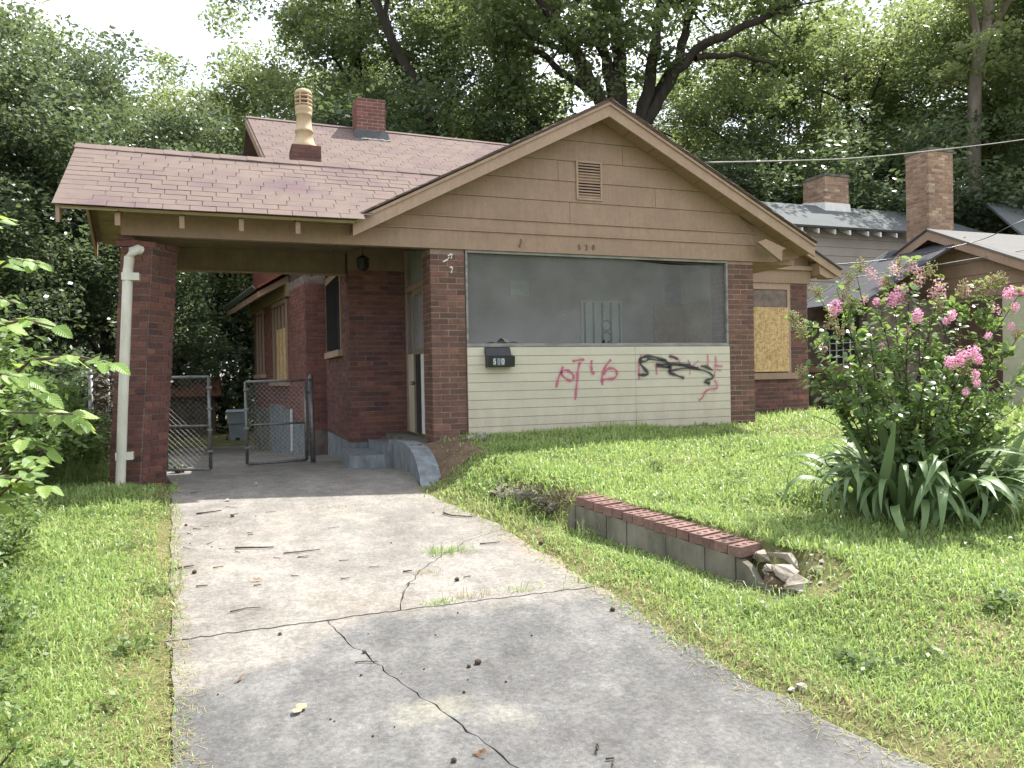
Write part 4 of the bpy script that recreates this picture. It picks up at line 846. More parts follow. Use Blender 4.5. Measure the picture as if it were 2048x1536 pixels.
# dark shed and white chair at the back of the yard
sh = thing('backyard_shed', 'dark brown weathered shed seen through the chain link gate', 'shed', (-2.0, 29, -.9))
shw = MB().box(-5.2, -.35, 29, 31, -1, .6).build('wall', 'mortar_dark', sh)
roof_slab('roof', 'shingle_wall', [(-5.4, 28.7, .55), (-.15, 28.7, .55), (-.15, 30, 1.2), (-5.4, 30, 1.2)], .05, sh)
for k in range(15): MB().box(-5.18 + k * .322, -4.87 + k * .322, 28.96, 28.995, -.98, .54).build('plank', 'mortar_dark', shw)
qx, qy, qz = -1.62, 18.2, gz1(-1.62, 18.2); ch_ = thing('plastic_chair', 'white plastic garden chair behind the open gate', 'chair', (qx, qy, qz))
for k in range(4): MB().box(qx - .22 + k * .12, qx - .14 + k * .12, qy + .2, qy + .23, qz + .42, qz + .85).build('back_slat', 'white', ch_)
MB().box(qx - .24, qx + .24, qy - .2, qy + .19, qz + .39, qz + .42).build('seat', 'white', ch_)
for x, y in ((-.23, -.2), (.2, -.2), (-.23, .16), (.2, .16)): MB().box(qx + x, qx + x + .035, qy + y, qy + y + .035, qz, qz + .389).build('leg', 'white', ch_)
MB().box(qx - .24, qx + .24, qy + .2, qy + .23, qz + .851, qz + .9).build('top_rail', 'white', ch_)
# trash bags by the wing
def chunk(name, c, r, seed, mat, parent=None, sq=(1, 1, .75), **kw):
    rr = np.random.default_rng(seed); bm = bmesh.new()
    for d in rr.normal(size=(16, 3)): d = d / np.linalg.norm(d) * rr.uniform(.65, 1.1) * r; bm.verts.new((d[0] * sq[0], d[1] * sq[1], d[2] * sq[2]))
    g = bmesh.ops.convex_hull(bm, input=bm.verts[:]); bmesh.ops.delete(bm, geom=[v for v in bm.verts if not v.link_faces], context='VERTS')
    bmesh.ops.subdivide_edges(bm, edges=bm.edges[:], cuts=1, use_grid_fill=True)
    for v in bm.verts: v.co += Vector(rr.normal(0, .05, 3)) * r
    bmesh.ops.translate(bm, verts=bm.verts[:], vec=c); me = bpy.data.meshes.new(name); bm.to_mesh(me); bm.free(); return obj(name, me, mat, parent, **kw)
def blob(name, c, r, seed, mat, parent=None, sq=(1, 1, .7), amp=.22, sub=3, smooth=True, **kw):
    bm = bmesh.new(); bmesh.ops.create_icosphere(bm, subdivisions=sub, radius=1); rr = np.random.default_rng(seed); ph = rr.uniform(0, 6, 6); fr_ = rr.uniform(2, 6, (6, 3))
    for v in bm.verts:
        d = v.co.normalized(); k = 1 + amp * sum(math.sin(fr_[i] @ np.array(d) + ph[i]) for i in range(6)) / 3
        v.co = Vector((d.x * r * sq[0] * k, d.y * r * sq[1] * k, max(d.z * r * sq[2] * k, -r * sq[2] * .75)))
    bmesh.ops.translate(bm, verts=bm.verts[:], vec=c); me = bpy.data.meshes.new(name); bm.to_mesh(me); bm.free()
    if smooth: me.shade_smooth()
    return obj(name, me, mat, parent, **kw)
for i, (x, y, r, lb) in enumerate(((9.72, 10.35, .25, 'knotted black trash bag closest to the wing corner'), (10.45, 10.5, .33, 'larger black trash bag slumped behind the crape myrtle'))):
    z = gz1(x, y) + r * .5; tb = thing('trash_bag', lb, 'trash bag', (x, y, z - r * .5), 'black bags beside the wing')
    blob('bag', (x, y, z), r, 31 + i, 'plastic_bag', tb, amp=.35); blob('knot', (x - .1, y - .05, z + r * .62), .06, 5 + i, 'plastic_bag', tb, (1, 1, 1.4), .5, 2)

# ================================================================== RETAINING WALL
rwall = thing('retaining_wall', 'low broken block retaining wall capped with cored red bricks', 'retaining wall', (2.6, 4.4, -.2))
def wp(t, out, z): p = WA + WU * t + WN * out; return Vector((p.x, p.y, z))
def top_z(t): return .118 - .0885 * t
TB = [.0, .155, .49, .69, 1.05, 1.37, 1.60]
zb_ = lambda t: -.20 - .09 * t
for a, b in zip(TB[:-1], TB[1:]):
    j = rnd(-.004, .004); g = .004
    P = [wp(a + g, j, zb_(a) - .1), wp(b - g, j, zb_(b) - .1), wp(b - g, -.2, zb_(b) - .1), wp(a + g, -.2, zb_(a) - .1), wp(a + g, j, top_z(a) - .062), wp(b - g, j, top_z(b) - .062), wp(b - g, -.2, top_z(b) - .062), wp(a + g, -.2, top_z(a) - .062)]
    if a == 0: P[4] = wp(a + .1, j, top_z(a) - .1); P[7] = wp(a + .06, -.2, top_z(a) - .09)
    MB().hexa(P).build('concrete_block', 'block', rwall)
# the shattered end block
MB().prism([wp(1.604, .002, -.40), wp(1.88, .002, -.40), wp(1.875, .002, -.285), wp(1.82, .002, -.235), wp(1.75, .002, -.20), wp(1.69, .002, -.125), wp(1.604, .002, -.085)], -WN * .05).build('concrete_block', 'block', rwall, label='shattered end block of the wall')
MB().prism([wp(1.604, -.16, -.40), wp(1.95, -.17, -.40), wp(1.93, -.17, -.16), wp(1.84, -.16, -.05), wp(1.70, -.16, -.065), wp(1.604, -.16, -.088)], -WN * .04).build('concrete_block', 'concrete_lt', rwall)
MB().prism([wp(1.70, -.05, -.40), wp(1.70, -.155, -.40), wp(1.72, -.155, -.13), wp(1.71, -.10, -.21), wp(1.70, -.05, -.24)], WU * .045).build('concrete_block', 'concrete_lt', rwall)
# cored brick: three holes
def cored_brick():
    L_, W_, Ht = .196, .095, .06; mb = MB(); cells = 3; cw = L_ / 3; seg = 8; r = .0175
    for c_ in range(cells):
        x0 = -L_ / 2 + c_ * cw; xc = x0 + cw / 2; sq = [(x0, -W_ / 2), (xc, -W_ / 2), (x0 + cw, -W_ / 2), (x0 + cw, 0), (x0 + cw, W_ / 2), (xc, W_ / 2), (x0, W_ / 2), (x0, 0)]
        ring = [(xc + r * math.cos(a), r * math.sin(a)) for a in [math.radians(225 + 45 * k) for k in range(8)]]
        v = [(x, y, Ht) for x, y in sq] + [(x, y, Ht) for x, y in ring] + [(x, y, .012) for x, y in ring]
        mb.add(v, [(k, (k + 1) % 8, 8 + (k + 1) % 8, 8 + k) for k in range(8)] + [(8 + k, 8 + (k + 1) % 8, 16 + (k + 1) % 8, 16 + k) for k in range(8)] + [tuple(range(16, 24))])
    a, b, c_, d = (-L_ / 2, -W_ / 2), (L_ / 2, -W_ / 2), (L_ / 2, W_ / 2), (-L_ / 2, W_ / 2); q = [a, b, c_, d]
    mb.add([(x, y, 0) for x, y in q] + [(x, y, Ht) for x, y in q], [(0, 3, 2, 1)] + [(k, (k + 1) % 4, 4 + (k + 1) % 4, 4 + k) for k in range(4)])
    me = mb.mesh('cap_brick'); me.materials.append(MAT['brick_cap']); return me
MAT['brick_cap'] = brick_mat('brick_cap_red', [(0, (.15, .085, .072)), (.5, (.19, .115, .098)), (1, (.125, .072, .064))], .6)
cbm = cored_brick(); wang = math.atan2(-WN.y, -WN.x)
t = .165
while t < 1.6:
    o = obj('cap_brick', cbm, None, rwall); c_ = wp(t + .048, -.093, top_z(t + .05) - .06 + rnd(-.003, .003)); o.location = c_
    o.rotation_euler = (rnd(-.02, .02), rnd(-.02, .02), wang + rnd(-.05, .05)); t += .0985
# older piece of the same wall, overgrown
ow = thing('wall_stub', 'mossy stub of broken concrete wall sunk in the grass uphill of the capped wall', 'wall stub', (2.1, 6.1, 0))
for k, (t0, r_, z_, sq_) in enumerate(((-.92, .13, .0, (1.0, .8, .8)), (-.72, .11, .0, (1.2, .8, .75)), (-.52, .10, .01, (1.1, .8, .7)), (-.34, .08, -.01, (1, .8, .7)), (-.20, .07, -.05, (1, .8, .7)))):
    p = wp(t0, -.08, z_); chunk('broken_block', p, r_ * 1.2, 300 + k, 'block', ow, sq_)
rr_ = np.random.default_rng(61); pts = np.concatenate([np.array(wp(t, -.05, .02)) + rr_.normal(0, 1, (170, 3)) * np.array([.07, .09, .06]) for t in np.linspace(-.75, -.1, 6)]); V, F = leaf_cloud(pts, .035, .4, .4, rr_)
obj('dead_vine', np_mesh('dead_vine', V, F), 'vine', ow, kind='stuff')
# rubble at the broken end
RUB = [(1.70, -.11, -.12, .055, 'knobbly concrete lump in the hollow of the broken block'), (1.78, -.08, -.17, .04, 'small pale chip inside the shattered wall end'), (1.86, -.10, -.19, .075, 'chunk of broken concrete leaning at the wall end'),
       (1.98, -.06, -.22, .085, 'rough concrete chunk lying beyond the wall end'), (2.03, -.17, -.16, .06, 'earthy rubble lump beside the lawn edge of the wall'), (1.75, -.13, -.20, .05, 'crumbled lump wedged behind the shattered block'),
       (1.99, .02, -.30, .035, 'flat chip at the foot of the shattered block'), (2.16, -.10, -.24, .07, 'half buried chunk farthest past the wall end')]
mound = thing('rubble_soil', 'crumbled earth spilling from the broken end of the capped wall', 'soil', tuple(wp(1.85, -.1, -.3)))
blob('soil_heap', wp(1.80, -.115, -.24), .085, 401, 'soil', mound, (1.0, 1.0, 1.0), .35, 3, False)
blob('soil_heap', wp(2.08, -.14, -.27), .14, 402, 'soil', mound, (1.2, 1.0, .5), .35, 3, False)
for i, (t, o_, z, r, lb) in enumerate(RUB):
    p = wp(t, o_, z); chunk('rubble_chunk', p + Vector((0, 0, .035)), r * 1.15, 70 + i, 'concrete_lt', None, label=lb, cat='rubble', group='rubble at the wall end')
bmc = bmesh.new(); rq = np.random.default_rng(900)
for k in range(130):
    t, o_ = rq.normal(1.9, .16), rq.normal(-.08, .11); p = wp(t, o_, 0); p.z = gz1(p.x, p.y) + .004 if (t > 1.95 or o_ > .02) else rq.uniform(-.25, -.16); r = rq.uniform(.006, .02)
    m0 = bmesh.new(); 
    for d in rq.normal(size=(9, 3)): d = d / np.linalg.norm(d) * r; m0.verts.new((p.x + d[0], p.y + d[1], p.z + d[2] * .7))
    bmesh.ops.convex_hull(m0, input=m0.verts[:]); tmp = bpy.data.meshes.new('tmp'); m0.to_mesh(tmp); m0.free(); bmc.from_mesh(tmp); bpy.data.meshes.remove(tmp)
me = bpy.data.meshes.new('rubble_chips'); bmc.to_mesh(me); bmc.free(); obj('rubble_chips', me, 'concrete_lt', mound, kind='stuff')
# brick border and rubble before the porch
bd = thing('brick_edging', 'row of half buried dark bricks edging the bed below the porch siding', 'brick edging', (3.0, 8.05, .27))
for k in range(9):
    x = 2.72 + k * .205; o = obj('brick', brick_mesh(.2, .06, 'brick'), None, bd); o.location = (x, 7.98 + rnd(-.012, .012), .285 + rnd(-.01, .006)); o.rotation_euler = (rnd(-.05, .05), rnd(-.04, .04), rnd(-.05, .05))
for i, (x, y, z, r, m_, lb) in enumerate(((2.50, 7.98, .34, .06, 'concrete_lt', 'pale mortar lump topmost on the pile by the porch pillar'), (2.60, 7.95, .36, .055, 'stone', 'whitish stone on the pile by the porch pillar'), (2.42, 7.93, .30, .06, 'brick', 'broken maroon brick end at the foot of the porch pillar'))):
    chunk('rubble_chunk', (x, y, z), r * 1.15, 90 + i, m_, None, (1.2, .9, .7), label=lb, cat='rubble', group='rubble at the pillar foot')
o = obj('fallen_brick', cored_brick(), None, None, label='cored red brick fallen at the pillar rubble pile', cat='brick'); o.location = (2.66, 7.86, .26); o.rotation_euler = (.9, .15, .3)
dirt = thing('dirt_ramp', 'worn sandy dirt ramp between the cheek wall and the porch pillar', 'dirt', (2.2, 7.9, .2)) 
v = []; f = []; NN = 14
for i in range(NN):
    for j in range(NN):
        s_, t_2 = i / (NN - 1), j / (NN - 1); x = 1.93 + .58 * s_; y = 7.15 + 1.1 * t_2; z = -.02 + .30 * min(1, t_2 * 1.15) + .03 * s_ + .015 * math.sin(i * 2.1) * math.sin(j * 1.7); v.append((x, y, max(z, gz1(x, y) + .008)))
f = [(i * NN + j, (i + 1) * NN + j, (i + 1) * NN + j + 1, i * NN + j + 1) for i in range(NN - 1) for j in range(NN - 1)]
MB().add(v, f).build('soil_sheet', 'soil', dirt, smooth=True)

# ================================================================== NEIGHBOUR'S HOUSE
N = thing('neighbour_house', 'grey sided neighbouring house with tan gable, slate roofs and two brick chimneys', 'house', (14.5, 13, .2))
# wing with the gable facing the bungalow
NX = 13.3
MB().box(NX + .35, 18, 9.5, 13.4, 0, 2.9).build('stucco_wall', 'stucco', N)
for k in range(5):
    z0, z1 = 2.55 + k * .25, 2.55 + (k + 1) * .25 - .006
    def yy(z): return max(.02, (3.75 - z) / .46)
    y0, y1 = max(11.5 - yy(z0), 9.5), min(11.5 + yy(z0), 13.4); u0, u1 = max(11.5 - yy(z1), 9.5), min(11.5 + yy(z1), 13.4)
    MB().hexa([(NX + .30, y0, z0), (NX + .30, y1, z0), (NX + .36, y1, z0), (NX + .36, y0, z0), (NX + .31, u0, z1), (NX + .31, u1, z1), (NX + .36, u1, z1), (NX + .36, u0, z1)]).build('gable_board', 'tan_pale', N)
for s in (-1, 1):
    e = 11.5 + s * 2.55; ze = 3.79 - .46 * 2.55
    roof_slab('wing_roof', 'shingle_pale' if s < 0 else 'shingle_dark', [(NX - .03, 11.5, 3.82), (22, 11.5, 3.82), (22, e, ze + .03), (NX - .03, e, ze + .03)], .03, N)
    MB().prism([(NX, 11.5, 3.79), (NX, e, ze), (NX, e, ze - .17), (NX, 11.5, 3.60)], (.03, 0, 0)).build('rake_board', 'tan_pale', N)
    roof_slab('soffit', 'tan', [(NX + .032, 11.5, 3.70), (NX + .3, 11.5, 3.70), (NX + .3, e, ze - .09), (NX + .032, e, ze - .09)], .02, N)
MB().box(NX + .28, NX + .349, 9.6, 13.3, 2.36, 2.54).build('porch_beam', 'tan', N)
MB().box(NX + .33, NX + .348, 10.2, 12.4, .4, 2.3).build('porch_shade_panel', 'brick_dark', N)  # solid panel, its dark colour stands in for the shade inside the open porch
nwin = MB().box(NX + .29, NX + .329, 11.05, 11.12, .8, 2.1).box(NX + .29, NX + .329, 11.55, 11.62, .8, 2.1).build('porch_frame', 'brick_dark', N)
# low slate roof and the dark wall below it
LR = [Vector((11.05, 10.9, 2.27)), Vector((11.05, 12.75, 2.27)), Vector((13.6, 12.75, 3.55)), Vector((13.6, 10.9, 3.55))]
lr = roof_slab('low_roof', 'shingle_dark', LR, .03, N)
mb = MB()
for r in range(16):
    a, b = LR[0].lerp(LR[3], r / 16), LR[0].lerp(LR[3], (r + 1.05) / 16); nn = Vector((-.448, 0, .894)); mb.ob(a + nn * .004, (0, 1.85, 0), b - a, nn * .012)
mb.build('shingle_courses', 'shingle_dark', lr, kind='stuff')
MB().tube([LR[1] + Vector((0, 0, .02)), LR[2] + Vector((0, 0, .02))], .03, 6).build('hip_cap', 'shingle_pale', N)
sw = MB().box(11.5, 13.6, 11.3, 13.2, .2, 2.35).build('side_wall', 'mortar_dark', N)
MB().box(11.46, 11.6, 11.28, 13.2, .2, .46).build('foundation', 'concrete_old', N); MB().box(11.42, 11.49, 11.4, 12.9, .98, 1.1).build('window_sill', 'tan_pale', N)
wfr = MB().box(11.46, 11.49, 11.5, 12.3, 1.1, 2.1).build('side_window', 'glass', N)
for k in range(5): MB().box(11.44, 11.458, 11.5 + k * .18, 11.515 + k * .18, 1.1, 1.6).build('grille_bar', 'white', wfr)
for k in range(4): MB().box(11.43, 11.439, 11.5, 12.25, 1.12 + k * .14, 1.135 + k * .14).build('grille_bar', 'white', wfr)
# upper storey
up_ = MB().box(11.8, 20, 14.92, 19, 1.5, 4.6).build('upper_wall', 'grey_siding', N)
for k in range(9): MB().hexa([(11.8, 14.895, 2.55 + k * .215), (20, 14.895, 2.55 + k * .215), (20, 14.918, 2.55 + k * .215), (11.8, 14.918, 2.55 + k * .215), (11.8, 14.908, 2.76 + k * .215), (20, 14.908, 2.76 + k * .215), (20, 14.918, 2.76 + k * .215), (11.8, 14.918, 2.76 + k * .215)]).build('siding_board', 'grey_siding', up_)
uw = MB().box(12.25, 12.95, 14.86, 14.89, 3.3, 4.3).build('upper_window', 'dark', N); MB().box(12.95, 13.02, 14.85, 14.893, 3.25, 4.35).box(12.2, 12.949, 14.85, 14.893, 4.301, 4.36).build('window_frame', 'grey_siding', uw)
roof_slab('upper_roof', 'shingle_grey', [(11.0, 14.5, 4.47), (19.4, 14.5, 4.47), (18.3, 16.0, 5.34), (11.0, 16.0, 5.34)], .05, N)
roof_slab('upper_roof', 'shingle_grey', [(19.4, 14.5, 4.47), (22.0, 18.5, 4.47), (18.35, 16.05, 5.34), (18.3, 16.0, 5.34)], .05, N)
roof_slab('upper_roof', 'shingle_grey', [(11.0, 16.0, 5.34), (18.3, 16.0, 5.34), (19.4, 19.5, 4.0), (11.0, 19.5, 4.0)], .05, N)
for px in (1601, 1634, 1667, 1697, 1733, 1758, 1790, 1819):
    q = at(px, 452, 14.56); MB().prism([(q.x, 14.53, 4.40), (q.x, 14.9, 4.58), (q.x, 14.9, 4.46), (q.x, 14.53, 4.29)], (.05, 0, 0)).build('rafter_tail', 'white', N)
def nchim(x0, x1, y0, y1, z0, z1, ind):
    c_ = chimney('chimney', x0, x1, y0, y1, z0, z1, 'brick_tan', N, False, 'mortar_grey')
    MB().box(x0 - .02, x1 + .02, y0 - .02, y1 + .02, z1, z1 + .07).build('chimney_cap', 'concrete_old', c_); return c_
c1 = nchim(14.62, 15.40, 15.7, 16.5, 4.9, 6.05, False); MB().hexa([(14.58, 15.66, 5.10), (15.44, 15.66, 5.10), (15.44, 16.5, 5.3), (14.58, 16.5, 5.3), (14.60, 15.68, 5.36), (15.42, 15.68, 5.36), (15.42, 16.5, 5.5), (14.60, 16.5, 5.5)]).build('flashing', 'white', c1)
c2 = nchim(14.62, 15.36, 12.6, 13.2, 3.2, 5.83, False)
roof_slab('rear_roof', 'shingle_grey', [(17.2, 12.2, 3.9), (26, 12.2, 3.9), (26, 15, 5.5), (19.5, 15, 5.5)], .05, N)
# ------------------------------------------------------------------ overhead wires
def wire(name, label, pts, r, mat, grp='overhead wires'):
    P = [Vector(p) for p in pts]; path = []
    for i in range(len(P) - 1):
        p0, p1, p2, p3 = P[max(i - 1, 0)], P[i], P[i + 1], P[min(i + 2, len(P) - 1)]
        for k in range(8):
            t = k / 8; path.append(.5 * (2 * p1 + (p2 - p0) * t + (2 * p0 - 5 * p1 + 4 * p2 - p3) * t * t + (3 * p1 - p0 - 3 * p2 + p3) * t ** 3))
    MB().tube(path + [P[-1]], r, 6).build(name, mat, None, smooth=True, label=label, cat='wire', group=grp)
wire('service_cable', 'pale twisted service cable running from the bungalow rake past the tall chimney', [at(1410, 325, 8.02), at(1560, 322, 8.3), at(1700, 317, 8.6), at(1850, 303, 8.9), at(2048, 279, 9.3), at(2300, 240, 9.8)], .009, 'white_worn')
wire('thin_cable', 'thin dark cable crossing the trees above the grey roof', [at(1240, 247, 20), at(1500, 259, 20), at(1700, 260, 20), at(1945, 252, 20), at(2300, 225, 20)], .012, 'black')
wire('thin_cable', 'pale service line reaching the neighbouring gable', [at(1700, 556, 11), at(1840, 535, 10.6), at(1980, 512, 10.2), at(2048, 500, 10), at(2300, 450, 9.6)], .010, 'white_worn')
wire('thin_cable', 'dark cable sagging over the neighbouring porch roof', [at(1660, 530, 11.5), at(1800, 515, 11), at(1960, 480, 10.5), at(2048, 440, 10), at(2300, 340, 9.5)], .008, 'black')

# ================================================================== TREES
def curve_pts(a, b, n, bend, rr):
    a, b = Vector(a), Vector(b); L = (b - a).length; o1 = Vector(rr.normal(0, 1, 3)) * bend * L; out = []
    for i in range(n + 1):
        t = i / n; out.append(a.lerp(b, t) + o1 * math.sin(t * math.pi) + Vector(rr.normal(0, 1, 3)) * bend * L * .18 * (0 < i < n))
    return out
def make_tree(seed, h, cb, rx, nl, ncl, per, ls, cr, leafm, barkm, r0=None, flat=.65):
    """trunk and limbs (one mesh) and a crown of leaf clumps (one mesh), base at the origin"""
    rr = np.random.default_rng(seed); mb = MB(); r0 = r0 or h * .016; ht = h * .78
    tr = curve_pts((0, 0, -.3), (rr.normal(0, h * .03), rr.normal(0, h * .03), ht), 7, .02, rr); mb.tube(tr, [r0 * (1.15 if i == 0 else 1) * (1 - .75 * i / 7) for i in range(8)], 8)
    cc = np.array([0, 0, (cb + h) / 2]); rad = np.array([rx, rx, (h - cb) / 2]); clumps = []
    for i in range(nl):
        f = .30 + .65 * (i + .5) / nl; k = min(6, int(f * 7)); s = tr[k].lerp(tr[k + 1], f * 7 - k); az = i * 2.4 + rr.uniform(-.4, .4)
        reach = rx * rr.uniform(.55, .98) * (1 - .45 * max(0, f - .5)); e = Vector((s.x + reach * math.cos(az), s.y + reach * math.sin(az), s.z + reach * rr.uniform(.25, .95)))
        e.z = min(e.z, h * .97); lp = curve_pts(s, e, 4, .06, rr); rl = r0 * (.42 - .25 * f); mb.tube(lp, [rl, rl * .8, rl * .6, rl * .42, rl * .2], 6, False)
        clumps += [np.array(lp[4]), np.array(lp[3])]
        for j in range(3):
            q = lp[2 + j % 2]; e2 = q + Vector(rr.normal(0, 1, 3)).normalized() * reach * rr.uniform(.3, .5); e2.z = q.z + abs(e2.z - q.z) * .7; sp = curve_pts(q, e2, 3, .08, rr); mb.tube(sp, [rl * .4, rl * .3, rl * .2, rl * .1], 5, False); clumps.append(np.array(sp[3]))
    ex = ball(ncl, rr) * rad + cc; ex = ex[(np.linalg.norm((ex - cc) / rad, axis=1) > .35)]
    cl = np.concatenate([np.array(clumps), ex]); n = len(cl); R = cr * rr.uniform(.55, 1.3, n)
    pts = []
    for c_, r in zip(cl, R):
        m = int(per * (r / cr) ** 2); d = ball(m, rr); d[:, 2] *= flat; pts.append(c_ + d * r)
    pts = np.concatenate(pts); V, F = leaf_cloud(pts, ls, .55, .5, rr)
    tm = mb.mesh('trunk', True); tm.materials.append(MAT[barkm]); cm = np_mesh('crown', V, F); cm.materials.append(MAT[leafm]); return tm, cm
KIND = {
    'oak': make_tree(1, 16, 4.5, 5.2, 12, 44, 520, .165, 1.05, 'leaf_tree', 'bark'),
    'tall': make_tree(2, 18, 3.0, 4.2, 13, 50, 480, .16, 1.0, 'leaf_tree', 'bark'),
    'light': make_tree(3, 15, 3.0, 4.6, 12, 42, 440, .155, .95, 'leaf_light', 'bark'),
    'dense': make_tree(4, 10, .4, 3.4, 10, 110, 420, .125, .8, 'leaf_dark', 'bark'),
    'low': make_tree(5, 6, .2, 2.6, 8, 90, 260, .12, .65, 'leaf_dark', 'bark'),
}
def tree(name, kind, px, D, label, h=None, rz=0.0, sxy=1.0, base=None, grp='trees behind the houses'):
    tm, cm = KIND[kind]; x, y = col(px, D); hz = {'oak': 16, 'tall': 18, 'light': 15, 'dense': 10, 'low': 6}[kind]; s = (h or hz) / hz
    t = thing(name, label, 'tree', (x, y, gz1(x, y) if base is None else base), grp)
    for nm, me in (('trunk', tm), ('crown', cm)):
        o = bpy.data.objects.new(nm, me); C.objects.link(o); o.parent = t; 
        if nm == 'crown': o['kind'] = 'stuff'
    t.scale = (s * sxy, s * sxy, s); t.rotation_euler = (0, 0, rz); return t
TREES = [
 ('leafy_tree', 'light', 330, 27, 'pale green tree reaching the sky gap above the carport roof', 13.6, .4, 1.05),
 ('leafy_tree', 'light', 480, 31, 'pale hazy tree in the gap of sky behind the high roof rake', 15.5, 2.0, 1.0),
 ('leafy_tree', 'oak', 610, 30, 'broad green tree directly behind the clay chimney pot', 16.0, 1.1, 1.0),
 ('leafy_tree', 'tall', 745, 26, 'tall dark tree rising behind the red ridge chimney', 18.5, 3.3, 1.0),
 ('leafy_tree', 'oak', 900, 27, 'dark spreading tree between ridge chimney and porch gable', 14.5, 4.4, 1.0),
 ('leafy_tree', 'tall', 1040, 34, 'tree showing sky through its top behind the gable left slope', 15.5, .9, 1.05),
 ('leafy_tree', 'oak', 1390, 33, 'dense tree behind the gable right slope', 14.5, 2.6, 1.1),
 ('leafy_tree', 'tall', 1520, 28, 'dark tree standing above where the service cable leaves the roof', 15.5, 5.2, 1.0),
 ('leafy_tree', 'light', 1640, 31, 'lighter green tree right above the short neighbouring chimney', 17, 1.7, 1.0),
 ('leafy_tree', 'light', 1770, 29, 'bright green tree between the two neighbouring chimneys', 16, 3.9, 1.0),
 ('leafy_tree', 'oak', 1870, 36, 'tree farthest back behind the tall neighbouring chimney', 20, .2, 1.1),
 ('leafy_tree', 'tall', 2040, 27, 'dark tree right of the bare straight trunk', 17, 4.0, 1.0),
 ('leafy_tree', 'oak', 2190, 24, 'tree cut by the frame edge beyond the neighbouring roof', 16, 2.2, 1.0),
 ('leafy_tree', 'tall', 60, 24, 'tall tree behind the dark thicket at the left frame edge', 13.5, 2.9, 1.0),
 ('leafy_tree', 'light', -60, 33, 'distant feathery tree in the upper left corner', 20, 1.3, 1.0),
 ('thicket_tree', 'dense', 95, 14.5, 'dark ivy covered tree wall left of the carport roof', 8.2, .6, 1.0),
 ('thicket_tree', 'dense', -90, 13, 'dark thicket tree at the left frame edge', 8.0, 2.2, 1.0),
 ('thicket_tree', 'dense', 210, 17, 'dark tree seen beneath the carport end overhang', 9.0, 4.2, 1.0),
 ('thicket_tree', 'dense', 335, 29, 'dark tree seen through the carport above the left gate', 10.5, 1.2, 1.0),
 ('thicket_tree', 'low', 440, 31, 'layered dogwood like tree seen through the carport above the cart', 9.0, 5.0, 1.1),
 ('thicket_tree', 'dense', 520, 33, 'dark tree at the far corner of the brick side wall', 10, 3.0, 1.0),
 ('thicket_tree', 'low', 1720, 24, 'dark low tree just above the grey neighbouring roof', 8.5, 3.0, 1.2),
 ('thicket_tree', 'low', 1960, 24, 'dark low tree at the foot of the bare straight trunk', 8.5, .7, 1.2),
 ('thicket_tree', 'low', 1480, 25, 'dark low tree just right of the porch gable', 8.5, 4.6, 1.3),
 ('thicket_tree', 'low', 850, 24, 'dark low tree just behind the high roof ridge', 9.5, 1.9, 1.3),
]
for a in TREES: tree(a[0], a[1], a[2], a[3], a[4], a[5], a[6], a[7])
# the big many-stemmed oak behind the porch gable
bx, by = col(1245, 23); big = thing('big_oak', 'large many stemmed oak whose dark limbs fan out above the porch gable', 'tree', (bx, by, -.2))
def fan(px, py, D): x, y = col(px, D); return Vector((x, y, 1 + (753 - .0213 * (px - 1024) - py) / 1530 * D))
LIMBS = [([(1245, 520, 23), (1240, 300, 23), (1215, 210, 22.8), (1165, 110, 22.2), (1110, 30, 21.5), (1060, -70, 21)], .29), ([(1242, 330, 23), (1238, 190, 23), (1215, 90, 23.2), (1190, -30, 23.4)], .27), ([(1243, 300, 23), (1250, 150, 23.2), (1242, 20, 23.6), (1245, -120, 24)], .30),
         ([(1255, 400, 23), (1290, 240, 22.8), (1315, 130, 22.5), (1330, 20, 22.3), (1345, -90, 22)], .25), ([(1275, 300, 23), (1330, 190, 22.6), (1400, 100, 22), (1480, 60, 21.5), (1580, 20, 21), (1660, -50, 20.5)], .19), ([(1300, 230, 22.8), (1370, 120, 23.2), (1390, 20, 23.6), (1440, -60, 24)], .20),
         ([(1210, 200, 22.8), (1120, 130, 23.5), (1060, 90, 24), (980, 70, 24.5)], .13), ([(1400, 118, 22), (1480, 110, 22.4), (1560, 130, 22.8)], .10), ([(1165, 110, 22.2), (1100, 90, 22), (1030, 40, 21.6)], .10), ([(1185, 250, 23), (1120, 300, 23.5), (1075, 240, 23.7), (1045, 130, 24)], .12), ([(1075, 250, 23.7), (1035, 180, 24), (1020, 70, 24.3)], .10)]
mb = MB(); ends = []; rr = np.random.default_rng(5)
for pts, r in LIMBS:
    P = [fan(*p) for p in pts]; path = []
    for i in range(len(P) - 1):
        for k in range(4): path.append(P[i].lerp(P[i + 1], k / 4) + Vector(rr.normal(0, .035, 3)) * (i + k > 0))
    path.append(P[-1]); n = len(path); mb.tube(path, [r * (1 - .72 * i / n) for i in range(n)], 9, False); ends += [np.array(p) for p in path[int(n * .62)::2]]
    for p in path[n // 2::2]:
        e = p + Vector(rr.normal(0, 1, 3)).normalized() * rr.uniform(1.2, 2.4); mb.tube(curve_pts(p, e, 3, .1, rr), [r * .16, r * .12, r * .08, r * .04], 5, False); ends.append(np.array(e))
mb.build('trunk', 'bark', big, smooth=True)
cl = []
for e in ends:
    for j in range(2): cl.append(e + rr.normal(0, 1.0, 3) * np.array([1.2, 1.2, .8]) + np.array([0, 0, .9]))
for j in range(46): x, y = col(rr.uniform(980, 1640), rr.uniform(20.5, 26)); cl.append(np.array([x, y, rr.uniform(12.5, 16.5)]))
pts = np.concatenate([c_ + ball(int(rr.uniform(120, 300)), rr) * np.array([1, 1, .65]) * rr.uniform(.55, 1.15) for c_ in cl]); V, F = leaf_cloud(pts, .20, .55, .5, rr)
